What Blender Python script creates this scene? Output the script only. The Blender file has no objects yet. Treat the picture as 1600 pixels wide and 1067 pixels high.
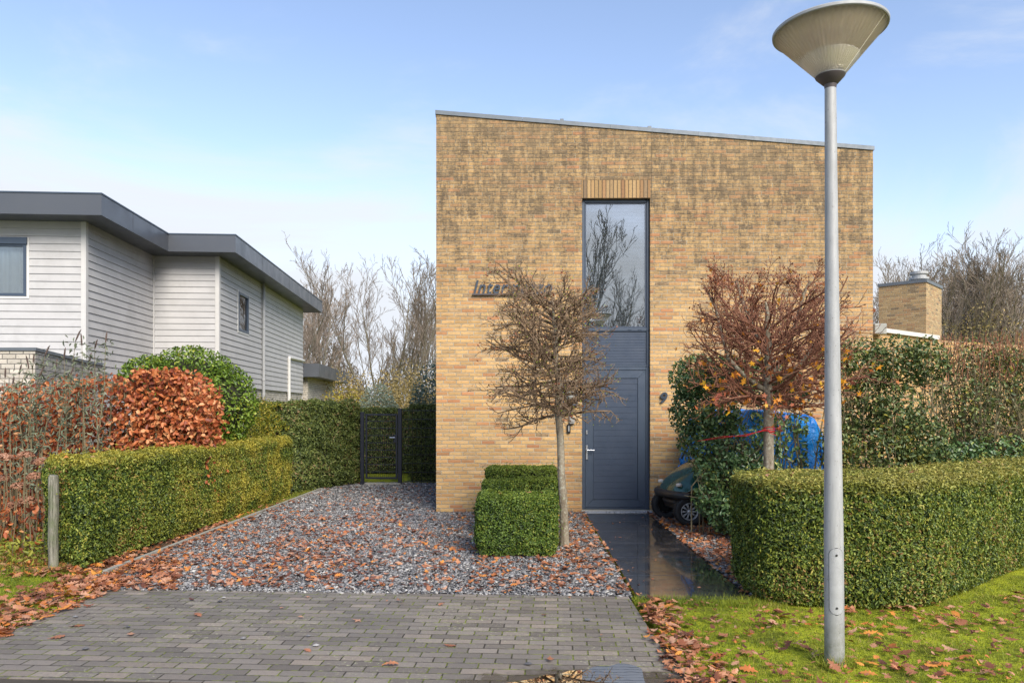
import bpy, math, random
import numpy as np
from mathutils import Vector, Matrix
R = math.radians
random.seed(7)
rng = np.random.default_rng(11)
S = bpy.context.scene
COL = S.collection

# ---------------------------------------------------------------- camera
F, HX, HY, EYE = 1195.0, 800.0, 640.0, 1.70        # focal length in photo pixels, principal column, horizon row
YAW = math.atan(14.0 / F)
cd = bpy.data.cameras.new('camera'); cam = bpy.data.objects.new('camera', cd); COL.objects.link(cam)
cd.sensor_width = 36; cd.lens = F / 1600 * 36; cd.shift_y = (HY - 533.5) / 1600
cd.clip_start = 0.05; cd.clip_end = 2000
cam.location = (0, 0, EYE); cam.rotation_euler = (R(90), 0, YAW)
S.camera = cam
# ---------------------------------------------------------------- world and sun
SUN_EL, SUN_AZ = R(38), R(152)      # azimuth clockwise from +Y
S.view_settings.view_transform = 'Standard'; S.view_settings.look = 'None'
S.view_settings.exposure = 1.34; S.view_settings.gamma = 1
W = bpy.data.worlds.new('World'); S.world = W; W.use_nodes = True
nt = W.node_tree; nt.nodes.clear()
def wn(t, **k):
    n = nt.nodes.new(t)
    for a, b in k.items(): setattr(n, a, b)
    return n
out = wn('ShaderNodeOutputWorld'); bg = wn('ShaderNodeBackground'); bg.inputs[1].default_value = 0.15
sky = wn('ShaderNodeTexSky', sky_type='NISHITA', sun_disc=False)
sky.sun_elevation = SUN_EL; sky.sun_rotation = SUN_AZ; sky.air_density = 1.0; sky.dust_density = 0.5; sky.ozone_density = 1.6
tc = wn('ShaderNodeTexCoord')
sep = wn('ShaderNodeSeparateXYZ'); nt.links.new(tc.outputs['Generated'], sep.inputs[0])
mp = wn('ShaderNodeMapping'); mp.inputs['Scale'].default_value = (1.5, 1.5, 3.6); mp.inputs['Location'].default_value = (3.1, 0.7, 0.2)
nt.links.new(tc.outputs['Generated'], mp.inputs[0])
nz = wn('ShaderNodeTexNoise'); nz.inputs['Scale'].default_value = 1.5; nz.inputs['Detail'].default_value = 9; nz.inputs['Roughness'].default_value = 0.6; nz.inputs['Distortion'].default_value = 0.5
nt.links.new(mp.outputs[0], nz.inputs[0])
# more cloud close to the horizon
el = wn('ShaderNodeMapRange'); el.inputs[1].default_value = 0.0; el.inputs[2].default_value = 0.42; el.inputs[3].default_value = 0.46; el.inputs[4].default_value = -0.16
nt.links.new(sep.outputs[2], el.inputs[0])
ad = wn('ShaderNodeMath', operation='ADD'); nt.links.new(nz.outputs[0], ad.inputs[0]); nt.links.new(el.outputs[0], ad.inputs[1])
rp = wn('ShaderNodeMapRange', interpolation_type='SMOOTHSTEP'); rp.inputs[1].default_value = 0.42; rp.inputs[2].default_value = 0.76
nt.links.new(ad.outputs[0], rp.inputs[0])
mx = wn('ShaderNodeMix', data_type='RGBA'); mx.inputs[7].default_value = (2.30, 2.42, 2.62, 1)
tint = wn('ShaderNodeMix', data_type='RGBA', blend_type='MULTIPLY'); tint.inputs[0].default_value = 1; tint.inputs[7].default_value = (0.80, 0.715, 0.69, 1)
nt.links.new(sky.outputs[0], tint.inputs[6])
nt.links.new(rp.outputs[0], mx.inputs[0]); nt.links.new(tint.outputs[2], mx.inputs[6])
nt.links.new(mx.outputs[2], bg.inputs[0]); nt.links.new(bg.outputs[0], out.inputs[0])
sd = bpy.data.lights.new('sun', 'SUN'); sd.energy = 2.3; sd.angle = R(32); sd.color = (1, 0.93, 0.82)
sun = bpy.data.objects.new('sun', sd); COL.objects.link(sun)
d = Vector((math.sin(SUN_AZ) * math.cos(SUN_EL), math.cos(SUN_AZ) * math.cos(SUN_EL), math.sin(SUN_EL)))
sun.rotation_euler = (-d).to_track_quat('-Z', 'Y').to_euler()

# ---------------------------------------------------------------- helpers
cY, sY = math.cos(YAW), math.sin(YAW)
def ray(px, py):
    x, y, z = (px - HX) / F, 1.0, (HY - py) / F
    return (x * cY - y * sY, x * sY + y * cY, z)
def G(px, py, z=0.0):
    r = ray(px, py); t = (z - EYE) / r[2]; return (r[0] * t, r[1] * t)
def P(px, py, Y):
    r = ray(px, py); t = Y / r[1]; return Vector((r[0] * t, Y, EYE + r[2] * t))
def XZ(px, py, Y):
    p = P(px, py, Y); return p.x, p.z

def tag(o, label=None, cat=None, group=None, kind=None):
    if label: o['label'] = label
    if cat: o['category'] = cat
    if group: o['group'] = group
    if kind: o['kind'] = kind
    return o
def thing(name, loc, label, cat, group=None):
    o = bpy.data.objects.new(name, None); COL.objects.link(o); o.location = loc; o.empty_display_size = 0.2
    return tag(o, label, cat, group)
WL = {}
def wloc(o):
    v = Vector((0, 0, 0))
    while o is not None: v += Vector(o.location); o = o.parent
    return v
def link(name, me, parent=None, mats=(), smooth=False):
    for m in mats: me.materials.append(m)
    o = bpy.data.objects.new(name, me); COL.objects.link(o)
    if parent is not None: o.parent = parent
    if smooth: me.polygons.foreach_set('use_smooth', [True] * len(me.polygons))
    return o
def mesh_np(name, V, Fc, mat, parent=None, smooth=False):
    V = np.asarray(V, dtype=np.float32).reshape(-1, 3)
    if parent is not None: V = V - np.array(wloc(parent), dtype=np.float32)
    Fc = np.asarray(Fc, dtype=np.int32); k = Fc.shape[1]
    me = bpy.data.meshes.new(name)
    me.vertices.add(len(V)); me.vertices.foreach_set('co', V.ravel())
    me.loops.add(Fc.size); me.loops.foreach_set('vertex_index', Fc.ravel())
    me.polygons.add(len(Fc)); me.polygons.foreach_set('loop_start', np.arange(0, Fc.size, k, dtype=np.int32))
    me.polygons.foreach_set('loop_total', np.full(len(Fc), k, dtype=np.int32))
    me.update(calc_edges=True); me.validate()
    return link(name, me, parent, [mat], smooth)

class MB:
    def __init__(s): s.v = []; s.f = []
    def add(s, vs, fs):
        b = len(s.v); s.v += [tuple(v) for v in vs]; s.f += [tuple(i + b for i in f) for f in fs]; return s
    def box(s, a, b, bev=0.0):
        x0, y0, z0 = a; x1, y1, z1 = b
        x0, x1 = min(x0, x1), max(x0, x1); y0, y1 = min(y0, y1), max(y0, y1); z0, z1 = min(z0, z1), max(z0, z1)
        if bev > 0:
            e = min(bev, (x1-x0)/2.2, (y1-y0)/2.2, (z1-z0)/2.2)
            vs = []
            for X, sx in ((x0, 1), (x1, -1)):
                for Y_, sy in ((y0, 1), (y1, -1)):
                    for Z, sz in ((z0, 1), (z1, -1)):
                        vs += [(X, Y_ + sy*e, Z + sz*e), (X + sx*e, Y_, Z + sz*e), (X + sx*e, Y_ + sy*e, Z)]
            I = lambda a_, b_, c_, k: (a_*4 + b_*2 + c_)*3 + k
            fs = [(I(0,0,0,0), I(0,0,1,0), I(0,1,1,0), I(0,1,0,0)), (I(1,0,0,0), I(1,1,0,0), I(1,1,1,0), I(1,0,1,0)),
                  (I(0,0,0,1), I(1,0,0,1), I(1,0,1,1), I(0,0,1,1)), (I(0,1,0,1), I(0,1,1,1), I(1,1,1,1), I(1,1,0,1)),
                  (I(0,0,0,2), I(0,1,0,2), I(1,1,0,2), I(1,0,0,2)), (I(0,0,1,2), I(1,0,1,2), I(1,1,1,2), I(0,1,1,2))]
            for a_ in (0, 1):
                for b_ in (0, 1):
                    fs.append((I(a_,b_,0,0), I(a_,b_,0,1), I(a_,b_,1,1), I(a_,b_,1,0)))
                    fs.append((I(a_,0,b_,0), I(a_,0,b_,2), I(a_,1,b_,2), I(a_,1,b_,0)))
                    fs.append((I(0,a_,b_,1), I(0,a_,b_,2), I(1,a_,b_,2), I(1,a_,b_,1)))
                    for c_ in (0, 1): fs.append((I(a_,b_,c_,0), I(a_,b_,c_,1), I(a_,b_,c_,2)))
            return s.add(vs, fs)
        vs = [(x0,y0,z0),(x1,y0,z0),(x1,y1,z0),(x0,y1,z0),(x0,y0,z1),(x1,y0,z1),(x1,y1,z1),(x0,y1,z1)]
        return s.add(vs, [(0,3,2,1),(4,5,6,7),(0,1,5,4),(1,2,6,5),(2,3,7,6),(3,0,4,7)])
    def prism(s, poly, z0, z1):
        n = len(poly); zz1 = z1 if hasattr(z1, '__len__') else [z1]*n
        vs = [(x, y, z0) for x, y in poly] + [(x, y, zz1[i]) for i, (x, y) in enumerate(poly)]
        fs = [tuple(range(n-1, -1, -1)), tuple(range(n, 2*n))] + [(i, (i+1) % n, n+(i+1) % n, n+i) for i in range(n)]
        return s.add(vs, fs)
    def extrude_xz(s, poly, y0, y1):      # polygon in X-Z, thickness along Y
        n = len(poly)
        vs = [(x, y0, z) for x, z in poly] + [(x, y1, z) for x, z in poly]
        fs = [tuple(range(n)), tuple(range(2*n-1, n-1, -1))] + [(i, n+i, n+(i+1) % n, (i+1) % n) for i in range(n)]
        return s.add(vs, fs)
    def tube(s, pts, rad, n=6, cap=True):
        pts = [Vector(p) for p in pts]; m = len(pts)
        if not hasattr(rad, '__len__'): rad = [rad]*m
        vs = []; up = None
        for i, p in enumerate(pts):
            t = (pts[min(i+1, m-1)] - pts[max(i-1, 0)])
            if t.length < 1e-9: t = Vector((0, 0, 1))
            t.normalize()
            if up is None:
                up = Vector((1, 0, 0)) if abs(t.x) < 0.8 else Vector((0, 1, 0))
            a = up - t * up.dot(t)
            if a.length < 1e-6: a = t.orthogonal()
            a.normalize(); b = t.cross(a); up = a
            for k in range(n):
                an = 2*math.pi*k/n; c, q = math.cos(an)*rad[i], math.sin(an)*rad[i]
                vs.append((p.x + a.x*c + b.x*q, p.y + a.y*c + b.y*q, p.z + a.z*c + b.z*q))
        fs = [(i*n+k, i*n+(k+1) % n, (i+1)*n+(k+1) % n, (i+1)*n+k) for i in range(m-1) for k in range(n)]
        if cap: fs += [tuple(range(n-1, -1, -1)), tuple(range((m-1)*n, m*n))]
        return s.add(vs, fs)
    def lathe(s, prof, n=32, c=(0, 0, 0), axis='z', closed=False):
        vs = []
        for r, z in prof:
            for k in range(n):
                a = 2*math.pi*k/n
                if axis == 'z': v = (c[0]+r*math.cos(a), c[1]+r*math.sin(a), c[2]+z)
                else: v = (c[0]+r*math.cos(a), c[1]+z, c[2]+r*math.sin(a))
                vs.append(v)
        m = len(prof)
        fs = [(i*n+k, i*n+(k+1) % n, (i+1)*n+(k+1) % n, (i+1)*n+k) for i in range(m-1) for k in range(n)]
        if closed: fs += [((m-1)*n+k, (m-1)*n+(k+1) % n, (k+1) % n, k) for k in range(n)]
        else:
            if prof[0][0] > 1e-4: fs.append(tuple(range(n-1, -1, -1)))
            if prof[-1][0] > 1e-4: fs.append(tuple(range((m-1)*n, m*n)))
        return s.add(vs, fs)
    def rot(s, ang, c=(0, 0)):
        ca, sa = math.cos(ang), math.sin(ang)
        s.v = [(c[0]+(x-c[0])*ca-(y-c[1])*sa, c[1]+(x-c[0])*sa+(y-c[1])*ca, z) for x, y, z in s.v]; return s
    def xf(s, M): s.v = [tuple(M @ Vector(v)) for v in s.v]; return s
    def build(s, name, mat, parent=None, smooth=False):
        o = wloc(parent) if parent is not None else Vector((0, 0, 0))
        me = bpy.data.meshes.new(name)
        me.from_pydata([(x-o.x, y-o.y, z-o.z) for x, y, z in s.v], [], s.f); me.update()
        ob = link(name, me, parent, [mat], smooth)
        return ob
def bevel(o, w=0.01, seg=2):
    m = o.modifiers.new('bevel', 'BEVEL'); m.width = w; m.segments = seg; m.limit_method = 'ANGLE'; return o
def smooth_angle(o, deg=40):
    me = o.data; me.polygons.foreach_set('use_smooth', [True]*len(me.polygons))
    try: me.set_sharp_from_angle(angle=R(deg))
    except Exception: pass
    return o

# ---------------------------------------------------------------- materials
def new_mat(name):
    m = bpy.data.materials.new(name); m.use_nodes = True
    n = m.node_tree; b = n.nodes['Principled BSDF']; return m, n, b
class NB:
    """tiny node builder"""
    def __init__(s, n): s.n = n
    def val(s, x, sock):
        if isinstance(x, bpy.types.NodeSocket): s.n.links.new(x, sock)
        else:
            sock.default_value = x
    def math(s, op, a, b=None, c=None):
        m = s.n.nodes.new('ShaderNodeMath'); m.operation = op
        s.val(a, m.inputs[0])
        if b is not None: s.val(b, m.inputs[1])
        if c is not None: s.val(c, m.inputs[2])
        return m.outputs[0]
    def comb(s, x, y, z=0.0):
        m = s.n.nodes.new('ShaderNodeCombineXYZ'); s.val(x, m.inputs[0]); s.val(y, m.inputs[1]); s.val(z, m.inputs[2]); return m.outputs[0]
    def sep(s, v):
        m = s.n.nodes.new('ShaderNodeSeparateXYZ'); s.n.links.new(v, m.inputs[0]); return m.outputs
    def obj(s): return s.n.nodes.new('ShaderNodeTexCoord').outputs['Object']
    def pos(s): return s.n.nodes.new('ShaderNodeNewGeometry').outputs['Position']
    def noise(s, v, scale, detail=4, rough=0.55, dist=0.0):
        m = s.n.nodes.new('ShaderNodeTexNoise'); s.n.links.new(v, m.inputs['Vector']); m.inputs['Scale'].default_value = scale
        m.inputs['Detail'].default_value = detail; m.inputs['Roughness'].default_value = rough; m.inputs['Distortion'].default_value = dist
        return m.outputs[0]
    def white(s, v):
        m = s.n.nodes.new('ShaderNodeTexWhiteNoise'); m.noise_dimensions = '3D'; s.n.links.new(v, m.inputs['Vector']); return m.outputs[0], m.outputs[1]
    def ramp(s, f, stops, const=False):
        m = s.n.nodes.new('ShaderNodeValToRGB'); s.val(f, m.inputs[0]); cr = m.color_ramp
        if const: cr.interpolation = 'CONSTANT'
        while len(cr.elements) < len(stops): cr.elements.new(0.5)
        for e, (p, c) in zip(cr.elements, stops):
            e.position = p; e.color = (c[0], c[1], c[2], 1) if hasattr(c, '__len__') else (c, c, c, 1)
        return m.outputs[0]
    def mix(s, f, a, b, mode='MIX'):
        m = s.n.nodes.new('ShaderNodeMix'); m.data_type = 'RGBA'; m.blend_type = mode
        s.val(f, m.inputs[0])
        for x, k in ((a, 6), (b, 7)):
            if isinstance(x, bpy.types.NodeSocket): s.n.links.new(x, m.inputs[k])
            else: m.inputs[k].default_value = (x[0], x[1], x[2], 1)
        return m.outputs[2]
    def rng(s, f, a, b, c=0.0, d=1.0):
        m = s.n.nodes.new('ShaderNodeMapRange'); s.val(f, m.inputs[0])
        for i, x in enumerate((a, b, c, d)): m.inputs[i+1].default_value = x
        return m.outputs[0]
    def bump(s, h, strength=0.5, dist=0.01):
        m = s.n.nodes.new('ShaderNodeBump'); s.n.links.new(h, m.inputs['Height']); m.inputs['Strength'].default_value = strength
        m.inputs['Distance'].default_value = dist; return m.outputs[0]
    def mapv(s, v, sc=(1, 1, 1), loc=(0, 0, 0), rot=(0, 0, 0)):
        m = s.n.nodes.new('ShaderNodeMapping'); s.n.links.new(v, m.inputs[0]); m.inputs['Scale'].default_value = sc
        m.inputs['Location'].default_value = loc; m.inputs['Rotation'].default_value = rot; return m.outputs[0]

def plain(name, col, rough=0.6, metal=0.0, var=0.12, scale=6.0, bump=0.0, spec=0.5, coat=0.0, dirt=None):
    m, n, b = new_mat(name); k = NB(n); v = k.obj()
    f = k.noise(v, scale, 6, 0.6)
    c2 = [min(1, x*(1+var)) for x in col]; c1 = [x*(1-var) for x in col]
    c = k.ramp(f, [(0.3, c1), (0.7, c2)])
    if dirt: c = k.mix(k.rng(k.noise(v, scale*0.37+0.7, 8, 0.7), 0.52, 0.75, 0, dirt[1]), c, dirt[0])
    n.links.new(c, b.inputs['Base Color'])
    n.links.new(k.rng(k.noise(v, scale*3, 4), 0.3, 0.7, max(0.02, rough-0.08), min(1, rough+0.08)), b.inputs['Roughness'])
    b.inputs['Metallic'].default_value = metal; b.inputs['Specular IOR Level'].default_value = spec
    b.inputs['Coat Weight'].default_value = coat
    if bump > 0: n.links.new(k.bump(k.noise(v, scale*8, 5), 0.6, bump), b.inputs['Normal'])
    return m
def leafm(name, stops, rough=0.5, transl=0.25, spec=0.4, zone=None, patch=0.35, patch_scale=1.6):
    """colour differs leaf by leaf (per island) and by patches of growth"""
    m, n, b = new_mat(name); k = NB(n)
    g = n.nodes.new('ShaderNodeNewGeometry')
    pn = k.rng(k.noise(g.outputs['Position'], patch_scale, 3), 0.3, 0.7, -patch/2, patch/2)
    f = k.math('ADD', g.outputs['Random Per Island'], pn)
    c = k.ramp(f, stops)
    if zone: c = zone(k, g, c)
    n.links.new(c, b.inputs['Base Color']); b.inputs['Roughness'].default_value = rough; b.inputs['Specular IOR Level'].default_value = spec
    if transl > 0:
        t = n.nodes.new('ShaderNodeBsdfTranslucent'); n.links.new(c, t.inputs[0])
        ms = n.nodes.new('ShaderNodeMixShader'); ms.inputs[0].default_value = transl
        n.links.new(b.outputs[0], ms.inputs[1]); n.links.new(t.outputs[0], ms.inputs[2])
        n.links.new(ms.outputs[0], n.nodes['Material Output'].inputs[0])
    return m

def brick_mat(name, bw, bh, mort, stops, mortar_col, stains=False, plan=False, moss=0.0, rough=0.85, bumpd=0.006, half=True, rot=0.0, ujit=0.25):
    m, n, b = new_mat(name); k = NB(n); v = k.obj()
    if rot: v = k.mapv(v, rot=(0, 0, rot))
    x, y, z = k.sep(v)
    wob = k.math('MULTIPLY', k.math('SUBTRACT', k.noise(v, 22, 3), 0.5), 0.007)
    wob2 = k.math('MULTIPLY', k.math('SUBTRACT', k.noise(k.mapv(v, loc=(5, 3, 1)), 22, 3), 0.5), 0.009)
    if plan: U, V_ = x, y
    else: U, V_ = k.math('ADD', x, y), z
    vv = k.math('DIVIDE', k.math('ADD', V_, wob), bh)
    row = k.math('FLOOR', vv)
    off = k.math('MULTIPLY', k.math('FLOORED_MODULO', row, 2.0), 0.5)
    if ujit > 0:
        rj, _ = k.white(k.comb(row, 3.3, 7.7))
        off = k.math('ADD', off, k.math('MULTIPLY', k.math('SUBTRACT', rj, 0.5), ujit))
    uu = k.math('ADD', k.math('DIVIDE', k.math('ADD', U, wob2), bw), off)
    col = k.math('FLOOR', uu)
    fu = k.math('FRACT', uu); fv = k.math('FRACT', vv)
    # distance to joints in metres
    du = k.math('MULTIPLY', k.math('MINIMUM', fu, k.math('SUBTRACT', 1.0, fu)), bw)
    dv = k.math('MULTIPLY', k.math('MINIMUM', fv, k.math('SUBTRACT', 1.0, fv)), bh)
    dd = k.math('MINIMUM', du, dv)
    body = k.rng(dd, mort*0.5-0.0012, mort*0.5+0.0018)
    r1, rc = k.white(k.comb(col, row, 1.0)); r2, _ = k.white(k.comb(col, row, 5.0))
    fine = k.noise(k.mapv(v, sc=(1, 1, 1.0 if plan else 3.2)), 38 if plan else 17, 9, 0.82)
    f = k.math('ADD', r1, k.math('MULTIPLY', k.math('SUBTRACT', fine, 0.5), 0.28))
    c = k.ramp(f, stops)
    c = k.mix(k.rng(fine, 0.52, 0.66, 0, 0.75), c, (0.11, 0.075, 0.035) if not plan else (0.09, 0.09, 0.09))
    # tonal drift by brick
    c = k.mix(0.9, c, k.ramp(r2, [(0, 0.84), (1, 1.14)]), 'MULTIPLY')
    mc = k.mix(k.noise(v, 5, 4), [q*0.55 for q in mortar_col], [min(1, q*1.15) for q in mortar_col])
    if plan and moss > 0:
        mo = k.rng(k.noise(k.pos(), 3.2, 4, 0.6), 0.40, 0.50)
        mo2 = k.rng(k.noise(k.pos(), 26, 3), 0.42, 0.58)
        mc = k.mix(k.math('MULTIPLY', mo, mo2), mc, (0.22, 0.27, 0.015))
        sp = k.rng(k.noise(k.mapv(k.pos(), sc=(1, 1, 1)), 30, 5, 0.75), 0.56, 0.64)
        sp = k.math('MULTIPLY', sp, k.rng(k.noise(k.pos(), 1.1, 3), 0.45, 0.6))
        c = k.mix(k.math('MULTIPLY', sp, 0.8), c, (0.42, 0.42, 0.26))
        c = k.mix(k.rng(k.noise(k.pos(), 0.9, 5), 0.45, 0.72, 0, 0.4), c, (0.10, 0.10, 0.095))
    tot = k.mix(body, mc, c)
    if stains:
        # algae and soot streaks near the roof edge, with a shape of their own
        top = k.rng(z, 3.6, 6.3)
        st = k.noise(k.mapv(v, sc=(2.2, 2.2, 0.55)), 3.6, 12, 0.88)
        st2 = k.noise(k.mapv(v, sc=(1.0, 1.0, 2.6), loc=(2, 9, 4)), 2.6, 12, 0.88)
        s1 = k.math('MULTIPLY', k.rng(st, 0.42, 0.60), k.rng(z, 3.0, 5.4))
        s2 = k.math('MULTIPLY', k.rng(st2, 0.46, 0.66), k.rng(z, 0.4, 5.2, 0.18, 1.0))
        # a stain sits on some bricks and skips others
        bk = k.math('MULTIPLY', k.rng(r1, 0.0, 1.0, 0.6, 1.15), k.rng(fine, 0.40, 0.60, 0.35, 1.35))
        s = k.math('MINIMUM', k.math('MULTIPLY', k.math('ADD', k.math('MULTIPLY', s1, 1.45), k.math('MULTIPLY', s2, 0.85)), bk), 0.92)
        tot = k.mix(s, tot, (0.068, 0.051, 0.034))
        tot = k.mix(k.math('MULTIPLY', k.math('MULTIPLY', top, 0.5), k.rng(k.noise(v, 0.7, 3), 0.35, 0.6, 0.3, 1.0)), tot, (0.28, 0.20, 0.11))
        jt = k.math('MULTIPLY', k.rng(x, 2.155, 2.159), k.rng(x, 2.168, 2.172, 1, 0))
        jt = k.math('MULTIPLY', jt, k.rng(z, 5.05, 5.06))
        tot = k.mix(k.math('MULTIPLY', jt, 0.55), tot, (0.06, 0.05, 0.035))
    if plan:
        # the corner by the puddle is soaked
        px_, py_, pz_ = k.sep(k.pos()); wx, wy = G(925, 1085)
        e1_ = k.math('DIVIDE', k.math('SUBTRACT', px_, wx), 0.85); e2_ = k.math('DIVIDE', k.math('SUBTRACT', py_, wy), 0.44)
        rr2 = k.math('SQRT', k.math('ADD', k.math('MULTIPLY', e1_, e1_), k.math('MULTIPLY', e2_, e2_)))
        wet = k.rng(k.math('ADD', rr2, k.math('MULTIPLY', k.math('SUBTRACT', k.noise(k.pos(), 7, 5), 0.5), 0.9)), 0.95, 1.12, 1, 0)
        tot = k.mix(k.math('MULTIPLY', wet, 0.72), tot, (0.05, 0.038, 0.026))
        rgh = k.rng(k.noise(k.pos(), 2.2, 5), 0.35, 0.65, rough-0.22, rough)
        n.links.new(k.math('MULTIPLY', rgh, k.rng(wet, 0, 1, 1, 0.35)), b.inputs['Roughness'])
    n.links.new(tot, b.inputs['Base Color'])
    if plan: pass
    else: b.inputs['Roughness'].default_value = rough
    b.inputs['Specular IOR Level'].default_value = 0.35
    h = k.math('ADD', k.math('MULTIPLY', body, 0.6), k.math('ADD', k.math('MULTIPLY', fine, 0.35), k.math('MULTIPLY', r2, 0.25)))
    n.links.new(k.bump(h, 1.0, bumpd*2.2), b.inputs['Normal'])
    return m

M = {}
M['brick'] = brick_mat('yellow_brick', 0.22, 0.0625, 0.010,
    [(0.0, (0.44, 0.20, 0.09)), (0.12, (0.48, 0.26, 0.11)), (0.28, (0.52, 0.315, 0.13)), (0.60, (0.57, 0.365, 0.155)), (0.88, (0.50, 0.32, 0.15)), (0.98, (0.38, 0.25, 0.13)), (1.0, (0.2, 0.14, 0.08))],
    (0.55, 0.48, 0.35), stains=True)
_b, _a = P(1447, 441, 22.0), P(1373, 446, 22.85)
M['brick2'] = brick_mat('brown_brick', 0.22, 0.0625, 0.010,
    [(0.0, (0.34, 0.20, 0.10)), (0.4, (0.42, 0.29, 0.14)), (0.8, (0.38, 0.27, 0.14)), (1.0, (0.18, 0.13, 0.08))], (0.42, 0.37, 0.27), rot=-math.atan2(_a.y-_b.y, _a.x-_b.x))
M['brickw'] = brick_mat('white_brick', 0.21, 0.075, 0.010,
    [(0.0, (0.42, 0.385, 0.32)), (0.5, (0.54, 0.50, 0.43)), (1.0, (0.46, 0.43, 0.37))], (0.16, 0.15, 0.14))
M['paver'] = brick_mat('concrete_paver', 0.211, 0.1065, 0.008,
    [(0.0, (0.145, 0.125, 0.104)), (0.4, (0.185, 0.161, 0.136)), (0.8, (0.222, 0.193, 0.162)), (1.0, (0.26, 0.214, 0.172))],
    (0.06, 0.052, 0.036), plan=True, moss=1.0, rough=0.72, bumpd=0.008, rot=R(2.75), ujit=0.0)
M['soldier'] = brick_mat('soldier_brick', 0.0625, 0.4, 0.010,
    [(0.0, (0.30, 0.165, 0.08)), (0.3, (0.35, 0.225, 0.10)), (0.7, (0.38, 0.25, 0.12)), (1.0, (0.22, 0.15, 0.09))], (0.12, 0.095, 0.065), ujit=0)
M['anth'] = plain('anthracite_metal', (0.048, 0.068, 0.100), 0.42, 0.0, 0.06, 3, 0, 0.5)
M['anth_panel'] = plain('anthracite_panel', (0.045, 0.062, 0.094), 0.38, 0.0, 0.06, 2, 0, 0.5)
M['fascia'] = plain('grey_fascia', (0.085, 0.093, 0.108), 0.36, 0.2, 0.03, 0.8, 0, 0.5)
M['zinc'] = plain('zinc_trim', (0.13, 0.15, 0.17), 0.5, 0.3, 0.1, 4)
M['siding'] = plain('grey_siding', (0.43, 0.424, 0.418), 0.7, 0, 0.07, 2.2, 0.0015, 0.3, dirt=((0.30, 0.29, 0.28), 0.5))
M['trimg'] = plain('pale_trim', (0.50, 0.49, 0.47), 0.6, 0, 0.05, 3)
M['white'] = plain('white_trim', (0.58, 0.57, 0.54), 0.55, 0, 0.05, 3)
M['galv'] = plain('galvanised_steel', (0.37, 0.378, 0.38), 0.6, 0.2, 0.13, 9, 0.001, 0.4, dirt=((0.24, 0.245, 0.24), 0.6))
m, n, b = new_mat('pole_steel'); k = NB(n); v = k.obj(); zz_ = k.sep(v)[2]
c = k.ramp(k.noise(k.mapv(v, sc=(1, 1, .25)), 16, 6, .65), [(.3, (.30, .306, .306)), (.7, (.42, .426, .422))])
c = k.mix(k.rng(k.noise(k.mapv(v, sc=(1, 1, .06)), 30, 7, .75), .52, .72, 0, .6), c, (.20, .20, .19))
c = k.mix(k.math('MULTIPLY', k.rng(zz_, .0, .38, 1, 0), k.rng(k.noise(v, 14, 6, .7), .35, .6, .25, .95)), c, (.12, .13, .075))
c = k.mix(k.rng(k.noise(v, 60, 3), .66, .70, 0, .7), c, (.13, .12, .11))
n.links.new(c, b.inputs['Base Color']); b.inputs['Roughness'].default_value = .6; b.inputs['Metallic'].default_value = .15; M['pole'] = m
M['galv_dark'] = plain('dark_cast', (0.10, 0.085, 0.085), 0.6, 0.3, 0.12, 12)
M['steel'] = plain('brushed_steel', (0.6, 0.61, 0.63), 0.3, 0.9, 0.05, 10)
M['rim'] = plain('alloy_rim', (0.50, 0.50, 0.50), 0.35, 0.3)
M['black'] = plain('black_plastic', (0.016, 0.017, 0.018), 0.45, 0, 0.15, 8)
M['rubber'] = plain('black_rubber', (0.018, 0.018, 0.019), 0.72, 0, 0.2, 14, 0.001)
M['gate'] = plain('gate_paint', (0.014, 0.017, 0.028), 0.4, 0, 0.1, 6)
M['concrete'] = plain('concrete', (0.27, 0.265, 0.23), 0.85, 0, 0.15, 9, 0.003)
M['roofing'] = plain('roofing', (0.05, 0.05, 0.055), 0.9, 0, 0.1, 5)
M['dark_in'] = plain('dark_interior', (0.03, 0.03, 0.033), 0.9)
M['blind'] = plain('blind', (0.62, 0.64, 0.66), 0.5, 0, 0.04, 5)
M['curtain'] = plain('curtain', (0.60, 0.63, 0.64), 0.8, 0, 0.05, 5)
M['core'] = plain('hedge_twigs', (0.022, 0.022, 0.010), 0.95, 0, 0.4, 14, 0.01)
M['rope'] = plain('red_rope', (0.55, 0.02, 0.025), 0.6)
M['green_paint'] = plain('green_car_paint', (0.012, 0.075, 0.058), 0.22, 0.2, 0.06, 4, coat=0.6)
M['graphic'] = plain('letter_metal', (0.045, 0.060, 0.080), 0.4, 0.2, 0.08, 6)
M['boxgrey'] = plain('grey_plastic', (0.30, 0.30, 0.28), 0.6)
M['screw'] = plain('screw', (0.05, 0.05, 0.05), 0.5, 0.5)

def bark(name, c1, c2, sc=14, lichen=None):
    m, n, b = new_mat(name); k = NB(n); v = k.obj()
    f = k.noise(k.mapv(v, sc=(1, 1, 0.35)), sc, 7, 0.7)
    c = k.ramp(f, [(0.35, c1), (0.62, c2)])
    if lichen: c = k.mix(k.rng(k.noise(v, 30, 5, 0.7), 0.53, 0.62, 0, 0.75), c, lichen)
    n.links.new(c, b.inputs['Base Color']); b.inputs['Roughness'].default_value = 0.85; b.inputs['Specular IOR Level'].default_value = 0.25
    n.links.new(k.bump(f, 0.8, 0.01), b.inputs['Normal']); return m
M['bark'] = bark('tree_bark', (0.11, 0.085, 0.055), (0.27, 0.23, 0.17), 14, (0.36, 0.36, 0.28))
M['twig'] = bark('twig_brown', (0.10, 0.064, 0.04), (0.25, 0.175, 0.11), 20)
M['twig_r'] = bark('twig_red', (0.14, 0.052, 0.034), (0.26, 0.125, 0.075), 20)
M['stem'] = bark('shrub_stem', (0.10, 0.08, 0.045), (0.22, 0.19, 0.11), 16)
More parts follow.
